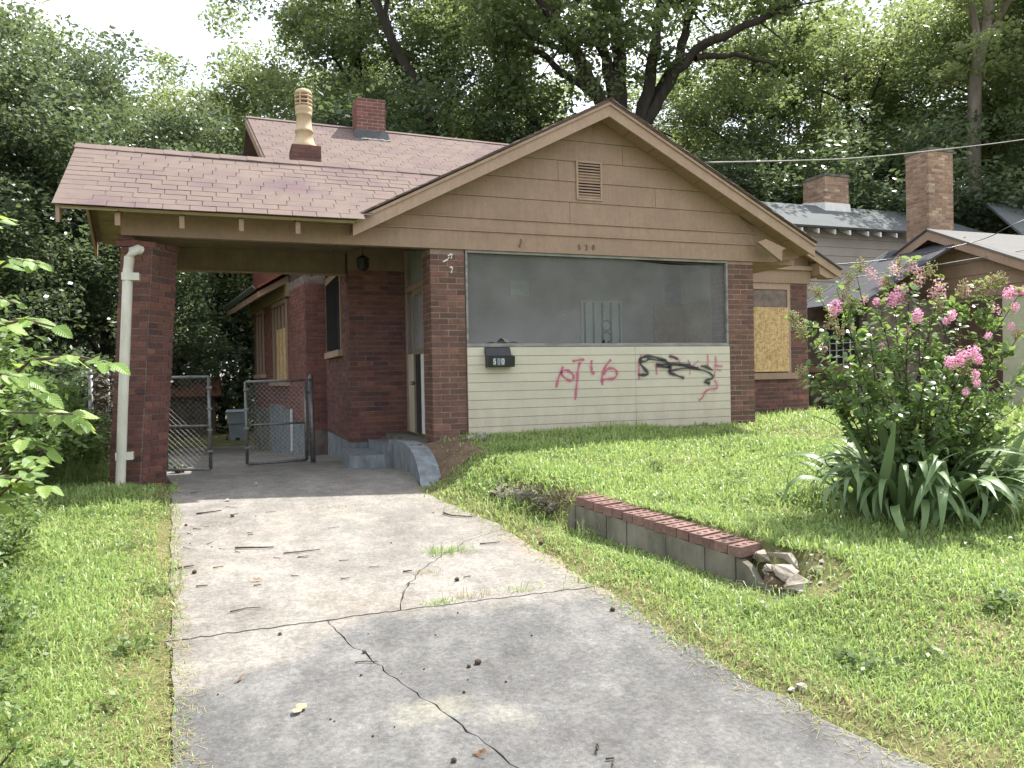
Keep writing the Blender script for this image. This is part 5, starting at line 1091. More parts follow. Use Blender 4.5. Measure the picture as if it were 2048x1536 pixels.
obj('crown', np_mesh('crown', V, F), 'leaf_tree', big, kind='stuff')
# a leaning oak left of it
lx, ly = col(880, 25); lo = thing('leaning_oak', 'leaning dark limbed oak between the ridge chimney and the porch gable', 'tree', (lx, ly, -.2)); mb = MB(); lends = []
for pts, r in (([(890, 420, 25), (875, 260, 25), (845, 170, 24.6), (800, 90, 24.2), (765, 0, 24), (745, -80, 24)], .24), ([(845, 170, 24.6), (810, 130, 25), (760, 60, 25.4), (690, 40, 25.8)], .12), ([(1090, 420, 26), (1080, 250, 26), (1045, 170, 26), (1035, 60, 26), (1050, -50, 26)], .17), ([(1078, 240, 26), (1010, 150, 26.4), (985, 60, 26.8)], .10), ([(800, 90, 24.2), (785, 30, 24.4), (800, -60, 24.6)], .12)):
    P = [fan(*p) for p in pts]; mb.tube(P, [r * (1 - .7 * i / len(P)) for i in range(len(P))], 8, False); lends += [np.array(q) for q in P[2:]]
mb.build('trunk', 'bark', lo, smooth=True)
pts = np.concatenate([e + rr.normal(0, 1, 3) * np.array([1.3, 1.3, .8]) + ball(int(rr.uniform(120, 260)), rr) * np.array([1, 1, .6]) * rr.uniform(.5, 1.1) for e in lends for _ in range(3)]); V, F = leaf_cloud(pts, .19, .55, .5, rr); obj('crown', np_mesh('crown', V, F), 'leaf_tree', lo, kind='stuff')
# the bare straight trunk by the neighbour's chimney
tx, ty = col(1948, 23); st_ = thing('straight_tree', 'straight bare pale trunk forking high above the neighbouring roof', 'tree', (tx, ty, -.2))
mb = MB()
for pts, r in (([(1952, 720, 23), (1950, 420, 23), (1951, 300, 23), (1956, 180, 23), (1968, 100, 23), (1985, 30, 23), (1995, -80, 23)], .24), ([(1962, 130, 23), (1960, 60, 23), (1948, -10, 23), (1940, -90, 23)], .13), ([(1975, 80, 23), (2010, 30, 23), (2040, -20, 22.6)], .11), ([(1968, 100, 23), (2000, 60, 23.2), (2050, 40, 23.5)], .07)):
    P = [fan(*p) for p in pts]; mb.tube(P, [r * (1 - .5 * i / len(P)) for i in range(len(P))], 10, False)
mb.build('trunk', 'bark_lt', st_, smooth=True)
cl = [np.array(fan(px, py, D)) for px, py, D in [(rr.uniform(1850, 2140), rr.uniform(-140, 150), rr.uniform(21.5, 25)) for _ in range(34)]]
pts = np.concatenate([c_ + ball(int(rr.uniform(100, 240)), rr) * np.array([1, 1, .6]) * rr.uniform(.5, 1.0) for c_ in cl]); V, F = leaf_cloud(pts, .18, .55, .5, rr); obj('crown', np_mesh('crown', V, F), 'leaf_light', st_, kind='stuff')
# undergrowth that closes the yard behind
rr = np.random.default_rng(8); pts = []
for px in np.arange(-250, 2350, 34):
    D = rr.uniform(27, 36) if px > 250 else rr.uniform(17, 26); x, y = col(px, D); r = rr.uniform(1.2, 2.4)
    for z in (-.4, .8, 2.0, 3.0): pts.append(np.array([x, y, z]) + ball(420, rr) * np.array([r, r, 1.3]))
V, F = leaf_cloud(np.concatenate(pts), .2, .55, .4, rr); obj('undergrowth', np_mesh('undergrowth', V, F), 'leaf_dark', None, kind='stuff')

# ================================================================== LEFT EDGE: shrubs, sapling, weeds
def shrub(name, label, c_, rad, n, ls, leafm, seed, stems=7, cat='shrub', flat=.8):
    rr = np.random.default_rng(seed); t = thing(name, label, cat, c_, 'shrubs along the left edge'); c_ = np.array(c_); mb = MB(); cl = []
    for i in range(stems):
        d = ball(1, rr)[0]; e = c_ + np.array([d[0] * rad[0], d[1] * rad[1], rad[2] * rr.uniform(.6, 1.7)]); p = curve_pts(c_ + np.array([0, 0, -.05]), e, 5, .08, rr); mb.tube(p, [.014 * (1 - .8 * k / 5) for k in range(6)], 5, False); cl += [np.array(q) for q in p[2:]]
    mb.build('stem', 'twig', t)
    cl += list(c_ + np.array([0, 0, rad[2]]) + ball(int(n / 45), rr) * np.array(rad)); pts = []
    for q in cl: pts.append(q + ball(int(n / len(cl)), rr) * np.array([.17, .17, .13]) * rr.uniform(.6, 1.5) * max(rad) * 1.1)
    V, F = leaf_cloud(np.concatenate(pts), ls, .5, .5, rr); obj('foliage', np_mesh('foliage', V, F), leafm, t, kind='stuff'); return t
def gpos(px, D, dz=0): x, y = col(px, D); return (x, y, gz1(x, y) + dz)
shrub('leafy_shrub', 'round bright shrub beside the vine covered fence', gpos(110, 8.2), (.62, .55, .42), 5200, .075, 'leaf_shrub', 41)
shrub('leafy_shrub', 'sunlit shrub behind the elm sapling branches', gpos(40, 7.2), (.7, .6, .55), 5200, .07, 'leaf_shrub', 42)
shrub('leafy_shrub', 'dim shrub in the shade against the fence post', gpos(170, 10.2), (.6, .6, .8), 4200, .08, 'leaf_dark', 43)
shrub('leafy_shrub', 'tall shrub rising at the left frame edge', gpos(-60, 6.0), (.6, .6, .9), 5200, .07, 'leaf_shrub', 44)
shrub('weedy_shrub', 'fine leaved weeds at the lower left frame edge', gpos(-75, 3.3), (.26, .4, .26), 3000, .035, 'leaf_shrub', 45, 12, 'weed')
shrub('weedy_shrub', 'fine leaved weed clump below the sapling branches', gpos(-20, 4.6), (.34, .5, .24), 3000, .04, 'leaf_shrub', 46, 12, 'weed')
shrub('weedy_shrub', 'low weed sprig at the foot of the pier beside the gate', gpos(352, 9.1), (.14, .1, .12), 420, .035, 'leaf_dark', 47, 6, 'weed')
shrub('weedy_shrub', 'weeds at the bottom left corner of the photograph', gpos(-110, 2.5), (.24, .3, .2), 2000, .035, 'leaf_shrub', 48, 10, 'weed')
# serrated elm leaf, folded along its midrib
def elm_leaf(seed):
    rr = random.Random(seed); n = 15; v = []; f = []
    for i in range(n + 1):
        t = i / n; w = .30 * math.sin(math.pi * t ** .80) ** .9 * (1 - .25 * t); sag = -.16 * t * t + .03 * math.sin(t * 6)
        tooth = (.03 if i % 2 else 0) * (0 < i < n)
        v += [(t, -(w + tooth), sag + .10 * w + rr.uniform(-.006, .006)), (t, -w * .5, sag + .07 * w - (.012 if i % 2 else 0)), (t, 0, sag - .012), (t, w * .5, sag + .07 * w - (.012 if i % 2 else 0)), (t, w + tooth, sag + .10 * w + rr.uniform(-.006, .006))]
    for i in range(n):
        for k in range(4): f.append((i * 5 + k, (i + 1) * 5 + k, (i + 1) * 5 + k + 1, i * 5 + k + 1))
    me = MB().add(v, f).mesh('leaf', True); me.materials.append(MAT['leaf_elm']); return me
ELM = [elm_leaf(i) for i in range(4)]
sap = thing('elm_sapling', 'elm sapling with big serrated sunlit leaves reaching in from the left', 'sapling', (-1.35, 2.7, -.4))
rr = random.Random(4)
def sp_(px, py, D): x, y = col(px, D); return Vector((x, y, 1 + (753 - .0213 * (px - 1024) - py) / 1530 * D))
BR = [[(-160, 1180, 2.6), (-60, 1050, 2.5), (0, 985, 2.4), (60, 940, 2.35)], [(-140, 900, 2.6), (-40, 815, 2.5), (60, 722, 2.4), (150, 713, 2.35), (222, 728, 2.3)], [(-120, 700, 2.7), (-30, 660, 2.5), (50, 640, 2.4), (110, 655, 2.35)], [(-120, 640, 2.6), (-40, 560, 2.5), (30, 520, 2.4), (85, 530, 2.35)],
      [(-130, 860, 2.4), (-30, 830, 2.35), (60, 828, 2.3), (140, 830, 2.25), (170, 850, 2.25)], [(-120, 980, 2.3), (-30, 900, 2.25), (40, 880, 2.2), (90, 905, 2.2)], [(-120, 1000, 2.5), (-40, 960, 2.45), (30, 960, 2.4), (90, 975, 2.4)], [(-120, 500, 2.6), (-50, 460, 2.5), (10, 440, 2.45)], [(-100, 780, 2.8), (-20, 760, 2.7), (60, 775, 2.6), (90, 790, 2.6)], [(-100, 600, 2.9), (-20, 590, 2.8), (40, 610, 2.7)],
      [(-140, 820, 2.2), (-60, 770, 2.15), (0, 750, 2.1), (50, 760, 2.1)], [(-130, 1060, 2.7), (-50, 1000, 2.6), (20, 930, 2.55), (70, 920, 2.5)]]
for bi, b in enumerate(BR):
    P = [sp_(*p) for p in b]; path = [P[0]]
    for i in range(len(P) - 1): path += [P[i].lerp(P[i + 1], k / 6) for k in range(1, 7)]
    brn = MB().tube(path, [.0075 * (1 - .8 * i / len(path)) + .0012 for i in range(len(path))], 6).build('branch', 'twig', sap, smooth=True)
    for i in range(2, len(path)):
        for side in ((1, -1) if i < len(path) - 1 else (0,)):
            if rr.random() < .25: continue
            d = (path[min(i + 1, len(path) - 1)] - path[i - 1]).normalized(); out = Vector((d.y, -d.x, 0)).normalized() * side
            v = (d * .7 + out * rr.uniform(.5, 1.0) + Vector((0, 0, rr.uniform(-.45, .15)))).normalized(); 
            if side == 0: v = (d + Vector((0, 0, -.15))).normalized()
            up = (Vector((0, 0, 1)) + Vector((rr.uniform(-.5, .5), rr.uniform(-.9, .1), 0))).normalized(); y_ = up.cross(v).normalized(); z_ = v.cross(y_)
            s = rr.uniform(.04, .08); o = obj('leaf', ELM[rr.randrange(4)], None, brn)
            o.matrix_local = Matrix(((v.x, y_.x, z_.x, path[i].x), (v.y, y_.y, z_.y, path[i].y), (v.z, y_.z, z_.z, path[i].z), (0, 0, 0, 1))) @ Matrix.Diagonal((s, s, s, 1))
MB().tube([(-1.5, 2.75, -.42), (-1.42, 2.78, .1), (-1.40, 2.8, .7), (-1.33, 2.85, 1.3), (-1.25, 2.9, 1.9)], [.022, .02, .017, .013, .008], 7).build('stem', 'bark', sap, smooth=True)

# ================================================================== CRAPE MYRTLE AND IRIS
MX, MY = 4.52, 4.12; MZ = gz1(MX, MY); rr = np.random.default_rng(21); r2 = random.Random(21)
my = thing('crape_myrtle', 'flowering pink crape myrtle bush rising from the iris clump on the lawn', 'bush', (MX, MY, MZ))
def mp(px, py, D=5.45): x, y = col(px, D); return Vector((x, y, 1 + (753 - .0213 * (px - 1024) - py) / 1530 * D))
base = Vector((MX, MY, MZ))
TIPS = [(1592, 640, 5.3), (1640, 590, 5.5), (1675, 575, 5.3), (1700, 640, 5.7), (1715, 545, 5.4), (1740, 660, 5.1), (1760, 600, 5.6), (1790, 540, 5.5), (1800, 690, 5.2), (1825, 520, 5.4), (1840, 575, 5.3), (1860, 640, 5.6), (1885, 560, 5.4), (1905, 600, 5.6), (1925, 640, 5.2), (1950, 570, 5.5), (1975, 560, 5.6), (2000, 570, 5.5), (2040, 585, 5.4), (2060, 640, 5.6), (1930, 720, 5.0), (1990, 700, 5.6), (2080, 700, 5.4), (2040, 760, 5.2),
        (1640, 700, 5.6), (1660, 750, 5.2), (1690, 720, 5.0), (1770, 750, 4.9), (1850, 760, 4.85), (1900, 790, 4.9), (1960, 800, 5.0), (2000, 820, 5.1), (1720, 800, 5.0), (1800, 820, 4.9), (1870, 700, 5.9), (1620, 740, 5.3), (1950, 860, 5.1), (1880, 870, 5.0), (1980, 760, 5.8), (1755, 700, 5.9), (2010, 870, 5.2), (2035, 840, 5.4), (1830, 870, 4.9), (1960, 900, 5.1), (2050, 800, 5.5), (1920, 850, 4.95), (1780, 900, 5.0), (2000, 780, 5.1), (1860, 820, 5.7), (1930, 760, 5.7)]
cent = []; mb = MB(); 
for (px, py, D) in TIPS:
    e = mp(px, py, D); s = base + Vector((r2.uniform(-.16, .16), r2.uniform(-.14, .14), -.03)); mid = s.lerp(e, .45) + Vector((r2.uniform(-.05, .05), r2.uniform(-.05, .05), .10)); path = []
    for k in range(13): t = k / 12; path.append((s * (1 - t) ** 2 + mid * 2 * t * (1 - t) + e * t * t))
    mb.tube(path, [.011 * (1 - .82 * k / 12) for k in range(13)], 5, False)
    for k in range(5, 13):
        p = path[k]; cent.append((np.array(p), np.array((path[min(k + 1, 12)] - path[k - 1]).normalized())))
        if k % 2 == 0 and k < 11:
            q = p + (Vector((r2.uniform(-1, 1), r2.uniform(-1, 1), r2.uniform(.1, .9)))).normalized() * r2.uniform(.10, .24); mb.tube([p, p.lerp(q, .5) + Vector((0, 0, .01)), q], [.004, .003, .0018], 4, False)
            for w in (.35, .7, 1.0): cent.append((np.array(p.lerp(q, w)), np.array((q - p).normalized())))
mb.build('stem', 'twig', my, smooth=True)
# opposite oval leaves along the shoots
Vs, Fs = [], []; cnt = 0; prof = [(0, 0), (.18, .55), (.45, 1), (.75, .75), (1, 0)]
for (p, d) in cent:
    for j in range(8):
        o_ = p + d * r2.uniform(-.05, .05); a = rr.normal(size=3); a -= d * (a @ d); a /= np.linalg.norm(a); a = a * .85 + d * .45 + np.array([0, 0, -.15]); a /= np.linalg.norm(a)
        nrm_ = np.array([rr.normal(0, .45), rr.normal(0, .45), 1]); b = np.cross(nrm_, a); b /= np.linalg.norm(b); u_ = np.cross(a, b); L_ = r2.uniform(.036, .070); W_ = L_ * .31
        pts = [o_ + a * .008]
        for t, w in prof[1:4]: pts += [o_ + a * (.008 + L_ * t) + b * W_ * w + u_ * L_ * (.06 * w - .1 * t * t), o_ + a * (.008 + L_ * t) - b * W_ * w + u_ * L_ * (.06 * w - .1 * t * t)]
        pts.append(o_ + a * (.008 + L_) - u_ * L_ * .1); Vs += pts; Fs += [(cnt, cnt + 2, cnt + 4, cnt + 1) if 0 else (cnt, cnt + 1, cnt + 3, cnt + 2), (cnt + 2, cnt + 1, cnt + 3, cnt + 4), (cnt + 4, cnt + 3, cnt + 5, cnt + 6), (cnt + 6, cnt + 5, cnt + 7, cnt + 7)]; cnt += 8
Fq = []
for k in range(0, cnt, 8): Fq += [(k, k + 1, k + 2), (k + 2, k + 1, k + 3), (k + 2, k + 3, k + 4), (k + 4, k + 3, k + 5), (k + 4, k + 5, k + 6), (k + 6, k + 5, k + 7)]
lm = np_mesh('foliage', np.array(Vs), np.array(Fq)); obj('foliage', lm, 'leaf_myrtle', my, kind='stuff')
# flower heads: crinkled petals round a spray of buds
def flower_mesh(seed, n, rad, ps, mat, elong=1.3):
    rg = np.random.default_rng(seed); P = ball(n, rg) * rad; P[:, 2] *= elong; V, F = leaf_cloud(P, ps, .9, .2, rg); me = np_mesh('flower_head', V, F); me.materials.append(MAT[mat]); return me
def bud_mesh(seed, n, rad):
    rg = np.random.default_rng(seed); mb = MB()
    for k in range(n):
        d = ball(1, rg)[0] * rad; d[2] = d[2] * 1.5; p = Vector(d); r = rg.uniform(.005, .008); mb.lathe(p, [(.001, -r), (r * .9, -r * .45), (r, .1 * r), (r * .7, r * .7), (.001, r)], 5)
        if k % 2 == 0: mb.tube([(0, 0, -rad * 1.2), p * .5, p], .0012, 3, False)
    me = mb.mesh('bud_spray', True); me.materials.append(MAT['bud']); return me
FP = [flower_mesh(s, 150, .06, .024, 'petal', 1.35) for s in (1, 2, 3)]; FF = [flower_mesh(s, 95, .06, .02, 'petal_faded', 1.6) for s in (4, 5)]; FB = [bud_mesh(s, 80, .062) for s in (6, 7, 8)]
FL = [(1672, 612, 5.25, 'p', .95), (1803, 588, 5.3, 'p', 1.15), (1785, 598, 5.35, 'p', .9), (1755, 602, 5.4, 'p', .55), (1835, 630, 5.1, 'p', .8), (1880, 575, 5.3, 'f', 1.1), (1868, 592, 5.35, 'f', .8), (1905, 628, 5.2, 'p', .6), (1893, 640, 5.2, 'p', .5), (1935, 580, 5.4, 'f', .7), (1920, 712, 4.95, 'p', .9), (1945, 702, 4.95, 'p', .85), (1900, 722, 4.95, 'p', .75), (1956, 716, 5.0, 'p', .55), (1950, 745, 5.0, 'p', .5), (1952, 762, 5.0, 'p', .5), (1930, 780, 4.95, 'p', .45), (2020, 584, 5.4, 'p', .9), (2045, 580, 5.4, 'p', .7), (2030, 612, 5.4, 'p', .6), (1992, 615, 5.5, 'f', .8), (1976, 668, 5.2, 'p', .45), (2022, 650, 5.3, 'p', .5),
      (1640, 685, 5.5, 'f', .75), (1650, 695, 5.5, 'p', .4), (1728, 598, 5.5, 'f', .7), (1705, 655, 5.6, 'f', .4), (1745, 545, 5.4, 'f', .8), (1795, 540, 5.4, 'f', .9), (1825, 530, 5.4, 'f', .8), (1838, 545, 5.4, 'f', .7), (1765, 565, 5.5, 'f', .7), (1840, 560, 5.3, 'f', .8), (1760, 690, 5.8, 'f', .5), (1815, 660, 5.1, 'f', .5),
      (1590, 640, 5.3, 'b', 1.0), (1605, 660, 5.3, 'b', .8), (1635, 580, 5.5, 'b', .9), (1662, 640, 5.4, 'b', 1.0), (1700, 560, 5.4, 'b', 1.0), (1690, 590, 5.4, 'b', 1.0), (1725, 530, 5.4, 'b', .9), (1800, 525, 5.5, 'b', .8), (1860, 540, 5.3, 'b', 1), (1928, 575, 5.4, 'b', 1.0), (1965, 575, 5.5, 'b', 1.1), (1985, 560, 5.5, 'b', 1.0), (2005, 555, 5.5, 'b', .8), (1680, 660, 5.2, 'b', .9), (1600, 740, 5.3, 'b', .7), (1930, 730, 4.97, 'b', 1.0), (1775, 560, 5.5, 'b', .9), (2035, 665, 5.3, 'b', .8), (1705, 605, 5.4, 'b', .9), (1880, 610, 5.3, 'b', .7)]
for i, (px, py, D, k, s) in enumerate(FL):
    me = {'p': FP, 'f': FF, 'b': FB}[k]; o = obj('flower_head' if k != 'b' else 'bud_spray', me[i % len(me)], None, my); o.location = mp(px, py, D); s *= .86; o.scale = (s,) * 3; o.rotation_euler = (r2.uniform(-.5, .5), r2.uniform(-.5, .5), r2.uniform(0, 6))
# iris: strap leaves that arch and fold over
def iris_mesh(seed, arch, fold):
    rg = random.Random(seed); n = 12; v = []; f = []; ang = 1.55 - .075 * seed; x = z = 0.0
    for i in range(n + 1):
        t = i / n; w = .038 * (1 - t ** 4) * (.75 + .5 * t * (1 - t) * 2) + .001
        v += [(x, -w, z + .006), (x, 0, z), (x, w, z + .006)]
        a = ang - arch * t ** 1.6 - (fold if t > .55 else 0) * min(1, (t - .55) * 5 if t > .55 else 0); x += math.cos(a) / n; z += math.sin(a) / n
    for i in range(n): f += [(i * 3, (i + 1) * 3, (i + 1) * 3 + 1, i * 3 + 1), (i * 3 + 1, (i + 1) * 3 + 1, (i + 1) * 3 + 2, i * 3 + 2)]
    me = MB().add(v, f).mesh('leaf', True); me.materials.append(MAT['iris']); return me
IM = [iris_mesh(1, .5, 0), iris_mesh(2, 1.2, 0), iris_mesh(3, 2.0, .2), iris_mesh(4, 2.7, .3), iris_mesh(5, 1.2, 1.2), iris_mesh(6, 3.2, .2), iris_mesh(7, .9, .5), iris_mesh(8, 2.3, .8)]
ir = thing('iris_clump', 'clump of broad arching iris leaves around the crape myrtle foot', 'plant', (MX, MY, MZ))
for i in range(240):
    a = r2.uniform(0, 6.283) if i % 3 else r2.uniform(3.3, 6.1); rad = r2.uniform(.08, .52); px_, py_ = MX + .05 + math.cos(a) * rad * 1.2, MY - .10 + math.sin(a) * rad * .75
    o = obj('leaf', IM[r2.choice([0, 1, 2, 2, 3, 3, 4, 5, 5, 6, 7])], None, ir); s = r2.uniform(.52, .92)
    o.location = (px_, py_, gz1(px_, py_) - .01); o.rotation_euler = (r2.uniform(-.45, .45), r2.uniform(-.25, .3), a + r2.gauss(0, .5)); o.scale = (s, s * r2.uniform(.75, 1.2), s)
so = thing('bare_soil_ring', 'dark bare soil with dead leaves under the iris clump', 'soil', (MX, MY, MZ)); v = [(MX, MY - .05, MZ + .05)]
for k in range(28): a = k * 6.283 / 28; q = (MX + .05 + math.cos(a) * .58 * r2.uniform(.85, 1.15), MY - .08 + math.sin(a) * .40 * r2.uniform(.85, 1.15)); v.append((*q, gz1(*q) + .006))
MB().add(v, [(0, k, k % 28 + 1) for k in range(1, 29)]).build('soil_sheet', 'soil', so, smooth=True)

# ================================================================== GRASS
def blades(P, ln, wd, rng, lean=.55):
    n = len(P); az = rng.uniform(0, 6.283, n); d = np.stack([np.cos(az), np.sin(az), np.zeros(n)], 1); sidev = np.stack([-np.sin(az), np.cos(az), np.zeros(n)], 1)
    tw = rng.uniform(-1.2, 1.2, n)[:, None]; sidev = sidev * np.cos(tw) + d * np.sin(tw)
    le = (rng.uniform(.1, 1, n) ** 1.2 * lean * 1.6)[:, None]; L = ln[:, None]; W = wd[:, None] * .5; up = np.array([0, 0, 1.0])
    mid = P + up * L * .62 * (1 - .25 * le) + d * L * le * .32; tip = P + up * L * np.clip(1.0 - .62 * le, .12, 1) + d * L * le * .95
    V = np.stack([P - sidev * W, P + sidev * W, mid + sidev * W * .85, mid - sidev * W * .85, tip], 1).reshape(-1, 3)
    k = np.arange(n)[:, None] * 5; F = np.concatenate([k + np.array([[0, 1, 2]]), k + np.array([[0, 2, 3]]), k + np.array([[3, 2, 4]])], 1).reshape(-1, 3); return V, F
def sfun(x, y): return (np.sin(x * 1.9 + 2 * np.sin(y * 1.1)) + np.sin(y * 2.3 + 1.5 * np.sin(x * 1.4 + 1)) + np.sin((x + y) * 3.7) * .6) / 2.6
def scatter(region, seed):
    rng = np.random.default_rng(seed); out = []
    bands = [(1.0, 2.0, 15000), (2.0, 3.0, 13500), (3.0, 4.2, 10500), (4.2, 5.6, 7200), (5.6, 7.2, 4900), (7.2, 9.2, 3200), (9.2, 12, 1100), (12, 16, 500)]
    for d0, d1, den in bands:
        m = int(den * math.pi * (d1 * d1 - d0 * d0) * (122 / 360)); th = rng.uniform(math.radians(-60), math.radians(62), m) ; r = np.sqrt(rng.uniform(d0 * d0, d1 * d1, m)); a = math.radians(69.45) - th
        x, y = r * np.cos(a), r * np.sin(a); k = region(x, y, rng); out.append(np.stack([x[k], y[k], r[k]], 1))
    return np.concatenate(out)
def lawn_region(x, y, rng):
    n = len(x); e = edge_r(y); k = (x > e - .01 + rng.normal(0, .05, n)) & (y > .2)
    k &= ~((x > 2.1) & (x < 6.62) & (y > 8.26)) & ~((x > 6.5) & (x < 8.96) & (y > 9.97)) & (y < 11.2) & ~((x < 2.42) & (y > 7.2) & (rng.random(n) < .88)) & ~((x < 2.2) & (y > 8)) & ~((x > 11.3) & (y > 11)) & ~((x > 13.2) & (y > 9.3))
    k &= ~((((x - MX - .05) / .55) ** 2 + ((y - MY + .08) / .36) ** 2 < 1) & (rng.random(n) < .9))
    w = wall_x(y); k &= ~((y > 3.4) & (y < 5.35) & (x > w - .02) & (x < w + .22)); k &= ~((y > 5.4) & (y < 6.3) & (x > w + .02) & (x < w + .2) & (rng.random(n) < .7))
    k &= ~((((x - 2.98) / .2) ** 2 + ((y - 3.35) / .25) ** 2 < 1) & (rng.random(n) < .8))
    thin = np.clip((x - e) / .30, .45, 1) * np.where(sfun(x * 1.3, y * 1.3) > .55, .55, 1); return k & (rng.random(n) < thin)
def left_region(x, y, rng):
    n = len(x); e = edge_l(y); k = (x < e + .03 + rng.normal(0, .03, n)) & (x > -6) & (y < 9.2) & (y > .3)
    k &= ~((x > -1.1) & (x < -.5) & (y > 8.1))
    thin = np.clip((e - x) / .12, .5, 1) * np.where(sfun(x * 2.1 + 4, y * 1.7) > .42, .45, 1); return k & (rng.random(n) < thin)
for nm, reg, sd, lb in (('lawn_grass', lawn_region, 51, 'right'), ('verge_grass', left_region, 52, 'left')):
    S = scatter(reg, sd); rng = np.random.default_rng(sd + 9); x, y, r = S.T; P = np.stack([x, y, np.where((x > edge_l(y)) & (x < edge_r(y)), Dz(y), gz(x, y)) - .004], 1)
    tall = .78 + .45 * np.clip(sfun(x * .9 + 3, y * .9), -.6, 1) + .35 * np.clip(sfun(x * 3.3, y * 3.1 + 2) - .3, 0, 1); edge_near = np.clip((np.maximum(x - edge_r(y), edge_l(y) - x)) / .35, .7, 1)
    ln = (.04 + .085 * rng.random(len(x)) ** 1.4) * tall * edge_near; nearw = (y > 3.3) & (y < 5.5) & (x < wall_x(y) + .05) & (x > wall_x(y) - .22); ln = np.where(nearw, ln * .45, ln); ln *= np.where((y > 7.75) & (x > 2.5), 1.35, 1); wd = rng.uniform(.0042, .0082, len(x)) * np.clip(r / 3.8, .8, 2.4)
    dry = rng.random(len(x)) < np.clip(.05 + .4 * np.clip(sfun(x * 1.1 + 7, y * 1.5) - .3, 0, 1) + .28 * (edge_near < .75), 0, .8)
    for k, m_, nn in ((~dry, 'grass', nm), (dry, 'grass_dry', 'dry_' + nm)):
        l2 = ln[k] * (1 if m_ == 'grass' else .8); V, F = blades(P[k], l2, wd[k] * (1 if m_ == 'grass' else .7), rng, .95 if m_ == 'grass' else 1.0); me = np_mesh(nn, V, F); obj(nn, me, m_, None, kind='stuff')
# low broad-leaved weeds in patches
rng = np.random.default_rng(404); W = []
for k in range(150):
    if k % 3: cx_, cy_ = rng.uniform(2.1, 6.5), rng.uniform(1.0, 7.6)
    else: cx_, cy_ = rng.uniform(-1.8, -.3), rng.uniform(1.3, 7.3)
    if edge_l(cy_) - .05 < cx_ < edge_r(cy_) + .1 or (3.3 < cy_ < 5.5 and abs(cx_ - wall_x(cy_) - .1) < .25): continue
    m = int(rng.uniform(25, 75)); p = rng.normal(0, 1, (m, 2)) * rng.uniform(.03, .10) + (cx_, cy_); W.append(np.stack([p[:, 0], p[:, 1], gz(p[:, 0], p[:, 1]) + rng.uniform(.015, .06, m)], 1))
V, F = leaf_cloud(np.concatenate(W), .034, .6, 1.2, rng); obj('lawn_weeds', np_mesh('lawn_weeds', V, F), 'leaf_shrub', None, kind='stuff')
# longer blades: against the porch, at the fence foot, at the wall
def tuft(label, c_, n, rad, ln, mat='grass', seed=0, name='grass_tuft', cat='grass tuft', grp='tufts growing from the concrete', wide=.004, lean=.8):
    rng = np.random.default_rng(seed); p = rng.normal(0, 1, (n, 2)) * np.array(rad) * .5; P = np.concatenate([np.array(c_)[:2] + p, np.full((n, 1), c_[2] - .003)], 1)
    V, F = blades(P, rng.uniform(.5, 1.1, n) * ln, rng.uniform(.7, 1.2, n) * wide, rng, lean); return obj(name, np_mesh(name, V, F), mat, None, label, cat, grp)
def dp(px, py, lift=0.0):
    """point of the sloping driveway seen at a pixel of the photograph"""
    d = cam.matrix_world.to_3x3() @ Vector(((px - 1024) / 1530, -(py - 768) / 1530, -1)); t = (-.525 - 1) / (d.z - .07 * d.y); p = Vector((0, 0, 1)) + d * t
    p.z = float(Dz(p.y)) + lift; return p
for i, (px, py, n, rad, ln, m_, lb) in enumerate((
    (888, 1106, 150, (.17, .08), .085, 'grass', 'bushy green grass tuft in the crack above the joint'), (853, 1145, 70, (.10, .04), .03, 'grass_dry', 'yellowed weed mat on the crack below the green tuft'),
    (882, 1206, 90, (.09, .05), .04, 'grass', 'round low weed at the slab joint'), (938, 1196, 40, (.14, .03), .09, 'grass_dry', 'wispy dry grass at the slab joint'), (1036, 1183, 36, (.16, .03), .08, 'grass', 'sparse grass wisps at the right end of the slab joint'),
    (1205, 1160, 140, (.2, .10), .08, 'grass', 'green tuft at the driveway edge below the capped wall'), (425, 1050, 60, (.28, .05), .03, 'grass_dry', 'flat olive weed patch on the sunlit slab near the pier'), (672, 1014, 60, (.3, .04), .03, 'grass_dry', 'flat yellow weed patch at the carport shadow edge'),
    (830, 1150, 0, (.1, .1), .05, 'grass', ''))):
    if n: tuft(lb, dp(px, py), n, rad, ln, m_, 100 + i)
ft = [gpos(px, D) for px, D in ((150, 7.9), (185, 8.2), (120, 7.6))]
for i, c_ in enumerate(ft): tuft(('dark tall grass fountain below the vine covered fence', 'dark tall grass beside the pier foot', 'dark tall grass before the round bright shrub')[i], c_, 260, (.45, .35), .42, 'iris_dark' if 0 else 'grass', 120 + i, 'tall_grass', 'tall grass', 'tall grass by the fence', .007, 1.0)
for i, (t0, o_, lb) in enumerate(((.35, .06, 'long grass stalks leaning on the capped wall face'), (-.05, .05, 'long grass between the wall stub and the capped wall'), (-.6, .05, 'straggling grass over the mossy wall stub'), (1.95, -.02, 'long grass around the rubble at the wall end'))):
    p = wp(t0, o_, 0); tuft(lb, (p.x, p.y, gz1(p.x + .0, p.y) if i < 3 else -.27), 80, (.35, .16), .17, 'grass', 140 + i, 'long_grass', 'grass tuft', 'long grass along the wall', .004, .9)
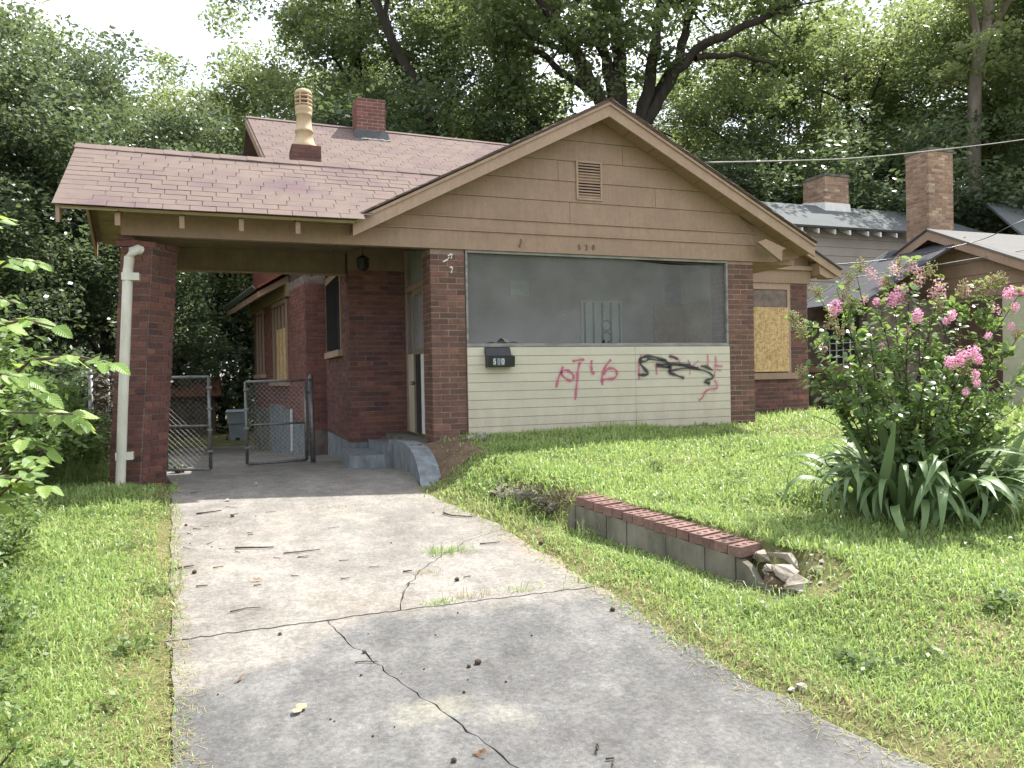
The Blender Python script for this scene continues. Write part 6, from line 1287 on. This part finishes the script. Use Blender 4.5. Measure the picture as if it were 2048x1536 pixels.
# dry thatch along the driveway edges
rng = np.random.default_rng(77); n = 4200; y = rng.uniform(1.2, 7.2, n); sidel = rng.random(n) < .45
x = np.where(sidel, edge_l(y) + rng.normal(.01, .05, n), edge_r(y) + rng.normal(-.02, .09, n)); P = np.stack([x, y, np.maximum(gz(x, y), Dz(y)) + .002], 1); az = rng.uniform(0, 6.283, n)
d = np.stack([np.cos(az), np.sin(az), np.zeros(n)], 1) * rng.uniform(.008, .03, n)[:, None]; s_ = np.stack([-np.sin(az), np.cos(az), np.zeros(n)], 1) * .0009; z = np.stack([np.zeros(n), np.zeros(n), rng.uniform(0, .012, n)], 1)
V = np.stack([P - d - s_, P - d + s_, P + d + s_ + z, P + d - s_ + z], 1).reshape(-1, 3); obj('dry_thatch', np_mesh('dry_thatch', V, np.arange(4 * n).reshape(-1, 4)), 'grass_dry', None, kind='stuff')

# ================================================================== LITTER ON THE DRIVEWAY
def stick(label, pts, r, mat='twig', seed=0, name='twig', grp='twigs on the driveway', lift=.004):
    rr = random.Random(seed); P = [dp(*p, lift + r) for p in pts]; path = [P[0]]
    for a, b in zip(P[:-1], P[1:]): path += [a.lerp(b, k / 3) + Vector((rr.uniform(-1, 1), rr.uniform(-1, 1), 0)) * .006 for k in (1, 2)] + [b]
    return MB().tube(path, [r * (1 - .5 * i / len(path)) for i in range(len(path))], 5).build(name, mat, None, smooth=True, label=label, cat='twig', group=grp)
stick('straight dark stick lying across the sunlit slab', [(470, 1099), (548, 1097)], .007, seed=1)
stick('bent dark stick near the left driveway edge', [(345, 1142), (365, 1138), (388, 1134)], .008, seed=2)
stick('dark stick at the right driveway edge below the wall stub', [(887, 1028), (905, 1034), (945, 1036)], .008, seed=3)
stick('short stick just outside the carport shadow', [(393, 1030), (443, 1023)], .007, seed=4)
stick('pair of thin forked twigs right of the straight stick', [(567, 1109), (600, 1106), (640, 1101)], .005, seed=5)
stick('long pale dry vine arching on the grass before the pier', [(176, 1000), (205, 975), (250, 968), (290, 962), (328, 957)], .008, 'twig_pale', 6, 'dry_vine')
stick('curved thin twig above the slab joint', [(460, 1226), (490, 1219), (522, 1217)], .004, seed=7)
stick('thin twig on the grey slab beside the long crack', [(710, 1328), (735, 1325), (755, 1326)], .0035, seed=8)
stick('short twig lying right of the dry weed mat', [(806, 1146), (824, 1144)], .006, seed=9)
stick('thin twig on the slab right of the green tuft', [(960, 1090), (1000, 1086)], .005, seed=10)
stick('small T shaped twig on the grey slab near the bottom', [(1212, 1522), (1228, 1520), (1226, 1536)], .004, seed=11)
stick('dark curled twig at the right grey slab', [(1350, 1265), (1360, 1272), (1372, 1268)], .006, seed=12)
rr = random.Random(9)
for k in range(26):
    px, py = rr.uniform(360, 1000), rr.uniform(985, 1180)
    if px > 700 + (py - 985) * 1.6: px = rr.uniform(360, 700)
    a = rr.uniform(-14, 14); stick('small dark twig fragment scattered on the pale slab', [(px, py), (px + 6 + rr.uniform(3, 18), py + a * .25)], rr.uniform(.002, .0045), seed=20 + k, name='twig_fragment', grp='twig fragments')
def pebble(label, px, py, r, seed):
    return chunk('loose_stone', dp(px, py, r * .6), r, seed, 'stone', None, (1.1, .9, .7), label=label, cat='stone', group='stones on the driveway')
def nut(label, px, py, r, mat='twig', seed=0, name='nut_husk', cat='nut', grp='nuts on the driveway'):
    r = r * .8
    return blob(name, dp(px, py, r * .7), r, seed, mat, None, (1, .85, .85), .2, 2, True, label=label, cat=cat, group=grp)
nut('round walnut husk on the pale slab below the tuft', 914, 1162, .018, seed=201); nut('walnut husk split open on the grey slab', 956, 1328, .02, seed=202); nut('dark shard beside the split walnut husk', 938, 1335, .012, seed=203)
nut('nut lodged in the long crack', 729, 1306, .013, seed=204); nut('nut near the bottom of the grey slab', 908, 1524, .013, seed=205); nut('nut near the right driveway edge beside the wall', 1082, 1088, .02, seed=206)
nut('brown nut beside the bent stick', 389, 1147, .018, seed=207); nut('small nut near the joint left end', 560, 1270, .012, seed=208); nut('nut above the curled leaf pile', 372, 1052, .014, seed=209); nut('brown nut on the sandy patch at the slab edge', 1225, 1222, .018, seed=210); nut('nut at the carport shadow edge', 465, 1034, .017, seed=211)
for k in range(24): nut('tiny dark husk scattered on the driveway', rr.uniform(370, 1150), rr.uniform(1000, 1500), rr.uniform(.004, .009), seed=230 + k, grp='tiny husks')
for i, (px, py, r, lb) in enumerate(((1605, 1383, .03, 'white broken stone at the lower right driveway edge'), (1585, 1385, .018, 'smaller white stone beside the broken one'), (1668, 1395, .028, 'grey stone at the lower right driveway edge'), (1500, 1265, .03, 'flat dirt coloured stone at the grass edge'), (512, 968, .03, 'crumpled pale scrap on the carport slab'), (455, 1003, .02, 'weathered wood chip at the carport shadow edge'))):
    pebble(lb, px, py, r, 260 + i)
# curled oak leaf
def oak_leaf():
    out = []; n = 22
    for i in range(n + 1): t = i / n; out.append((t - .5, (.13 + .13 * abs(math.sin(t * 3.14 * 2.5))) * math.sin(math.pi * min(1, t * .95 + .05)) ** .7))
    v = [(x, 0, .03 * math.cos(x * 5)) for x, w in out] + [(x, w, .10 * abs(w) + .05 * math.sin(x * 7)) for x, w in out] + [(x, -w, .14 * w + .04 * math.sin(x * 5)) for x, w in out]; m = n + 1
    f = [(i, i + 1, m + i + 1, m + i) for i in range(n)] + [(2 * m + i, 2 * m + i + 1, i + 1, i) for i in range(n)]; return MB().add(v, f)
MAT['dead_leaf'] = simple('dead_oak_leaf', (.36, .25, .17), (.27, .18, .12), 40, .8)
lf = obj('fallen_oak_leaf', oak_leaf().mesh('fallen_oak_leaf', True), 'dead_leaf', None, 'tan fallen oak leaf on the grey slab left of the long crack', 'leaf'); lf.location = dp(601, 1421, .012); lf.scale = (.095, .095, .095); lf.rotation_euler = (.1, .05, .9)
MAT['dead_leaf2'] = simple('dead_leaf_dark', (.20, .12, .07), (.12, .08, .05), 40, .8)
for i, (px, py, lb) in enumerate(((515, 1163, 'pile of curled brown dead leaves on the pale slab'), (1195, 1500, 'dark curled leaf near the bottom of the grey slab'), (960, 1513, 'black curled leaf scrap beside the nut'), (480, 1362, 'dark leaf scrap at the stain edge'))):
    l_ = obj('dead_leaf', oak_leaf().mesh('dead_leaf', True), 'dead_leaf2', None, lb, 'leaf', 'dead leaves'); l_.location = dp(px, py, .015); l_.scale = (.06, .05, .07); l_.rotation_euler = (.5 + i, .3, i * 1.3)
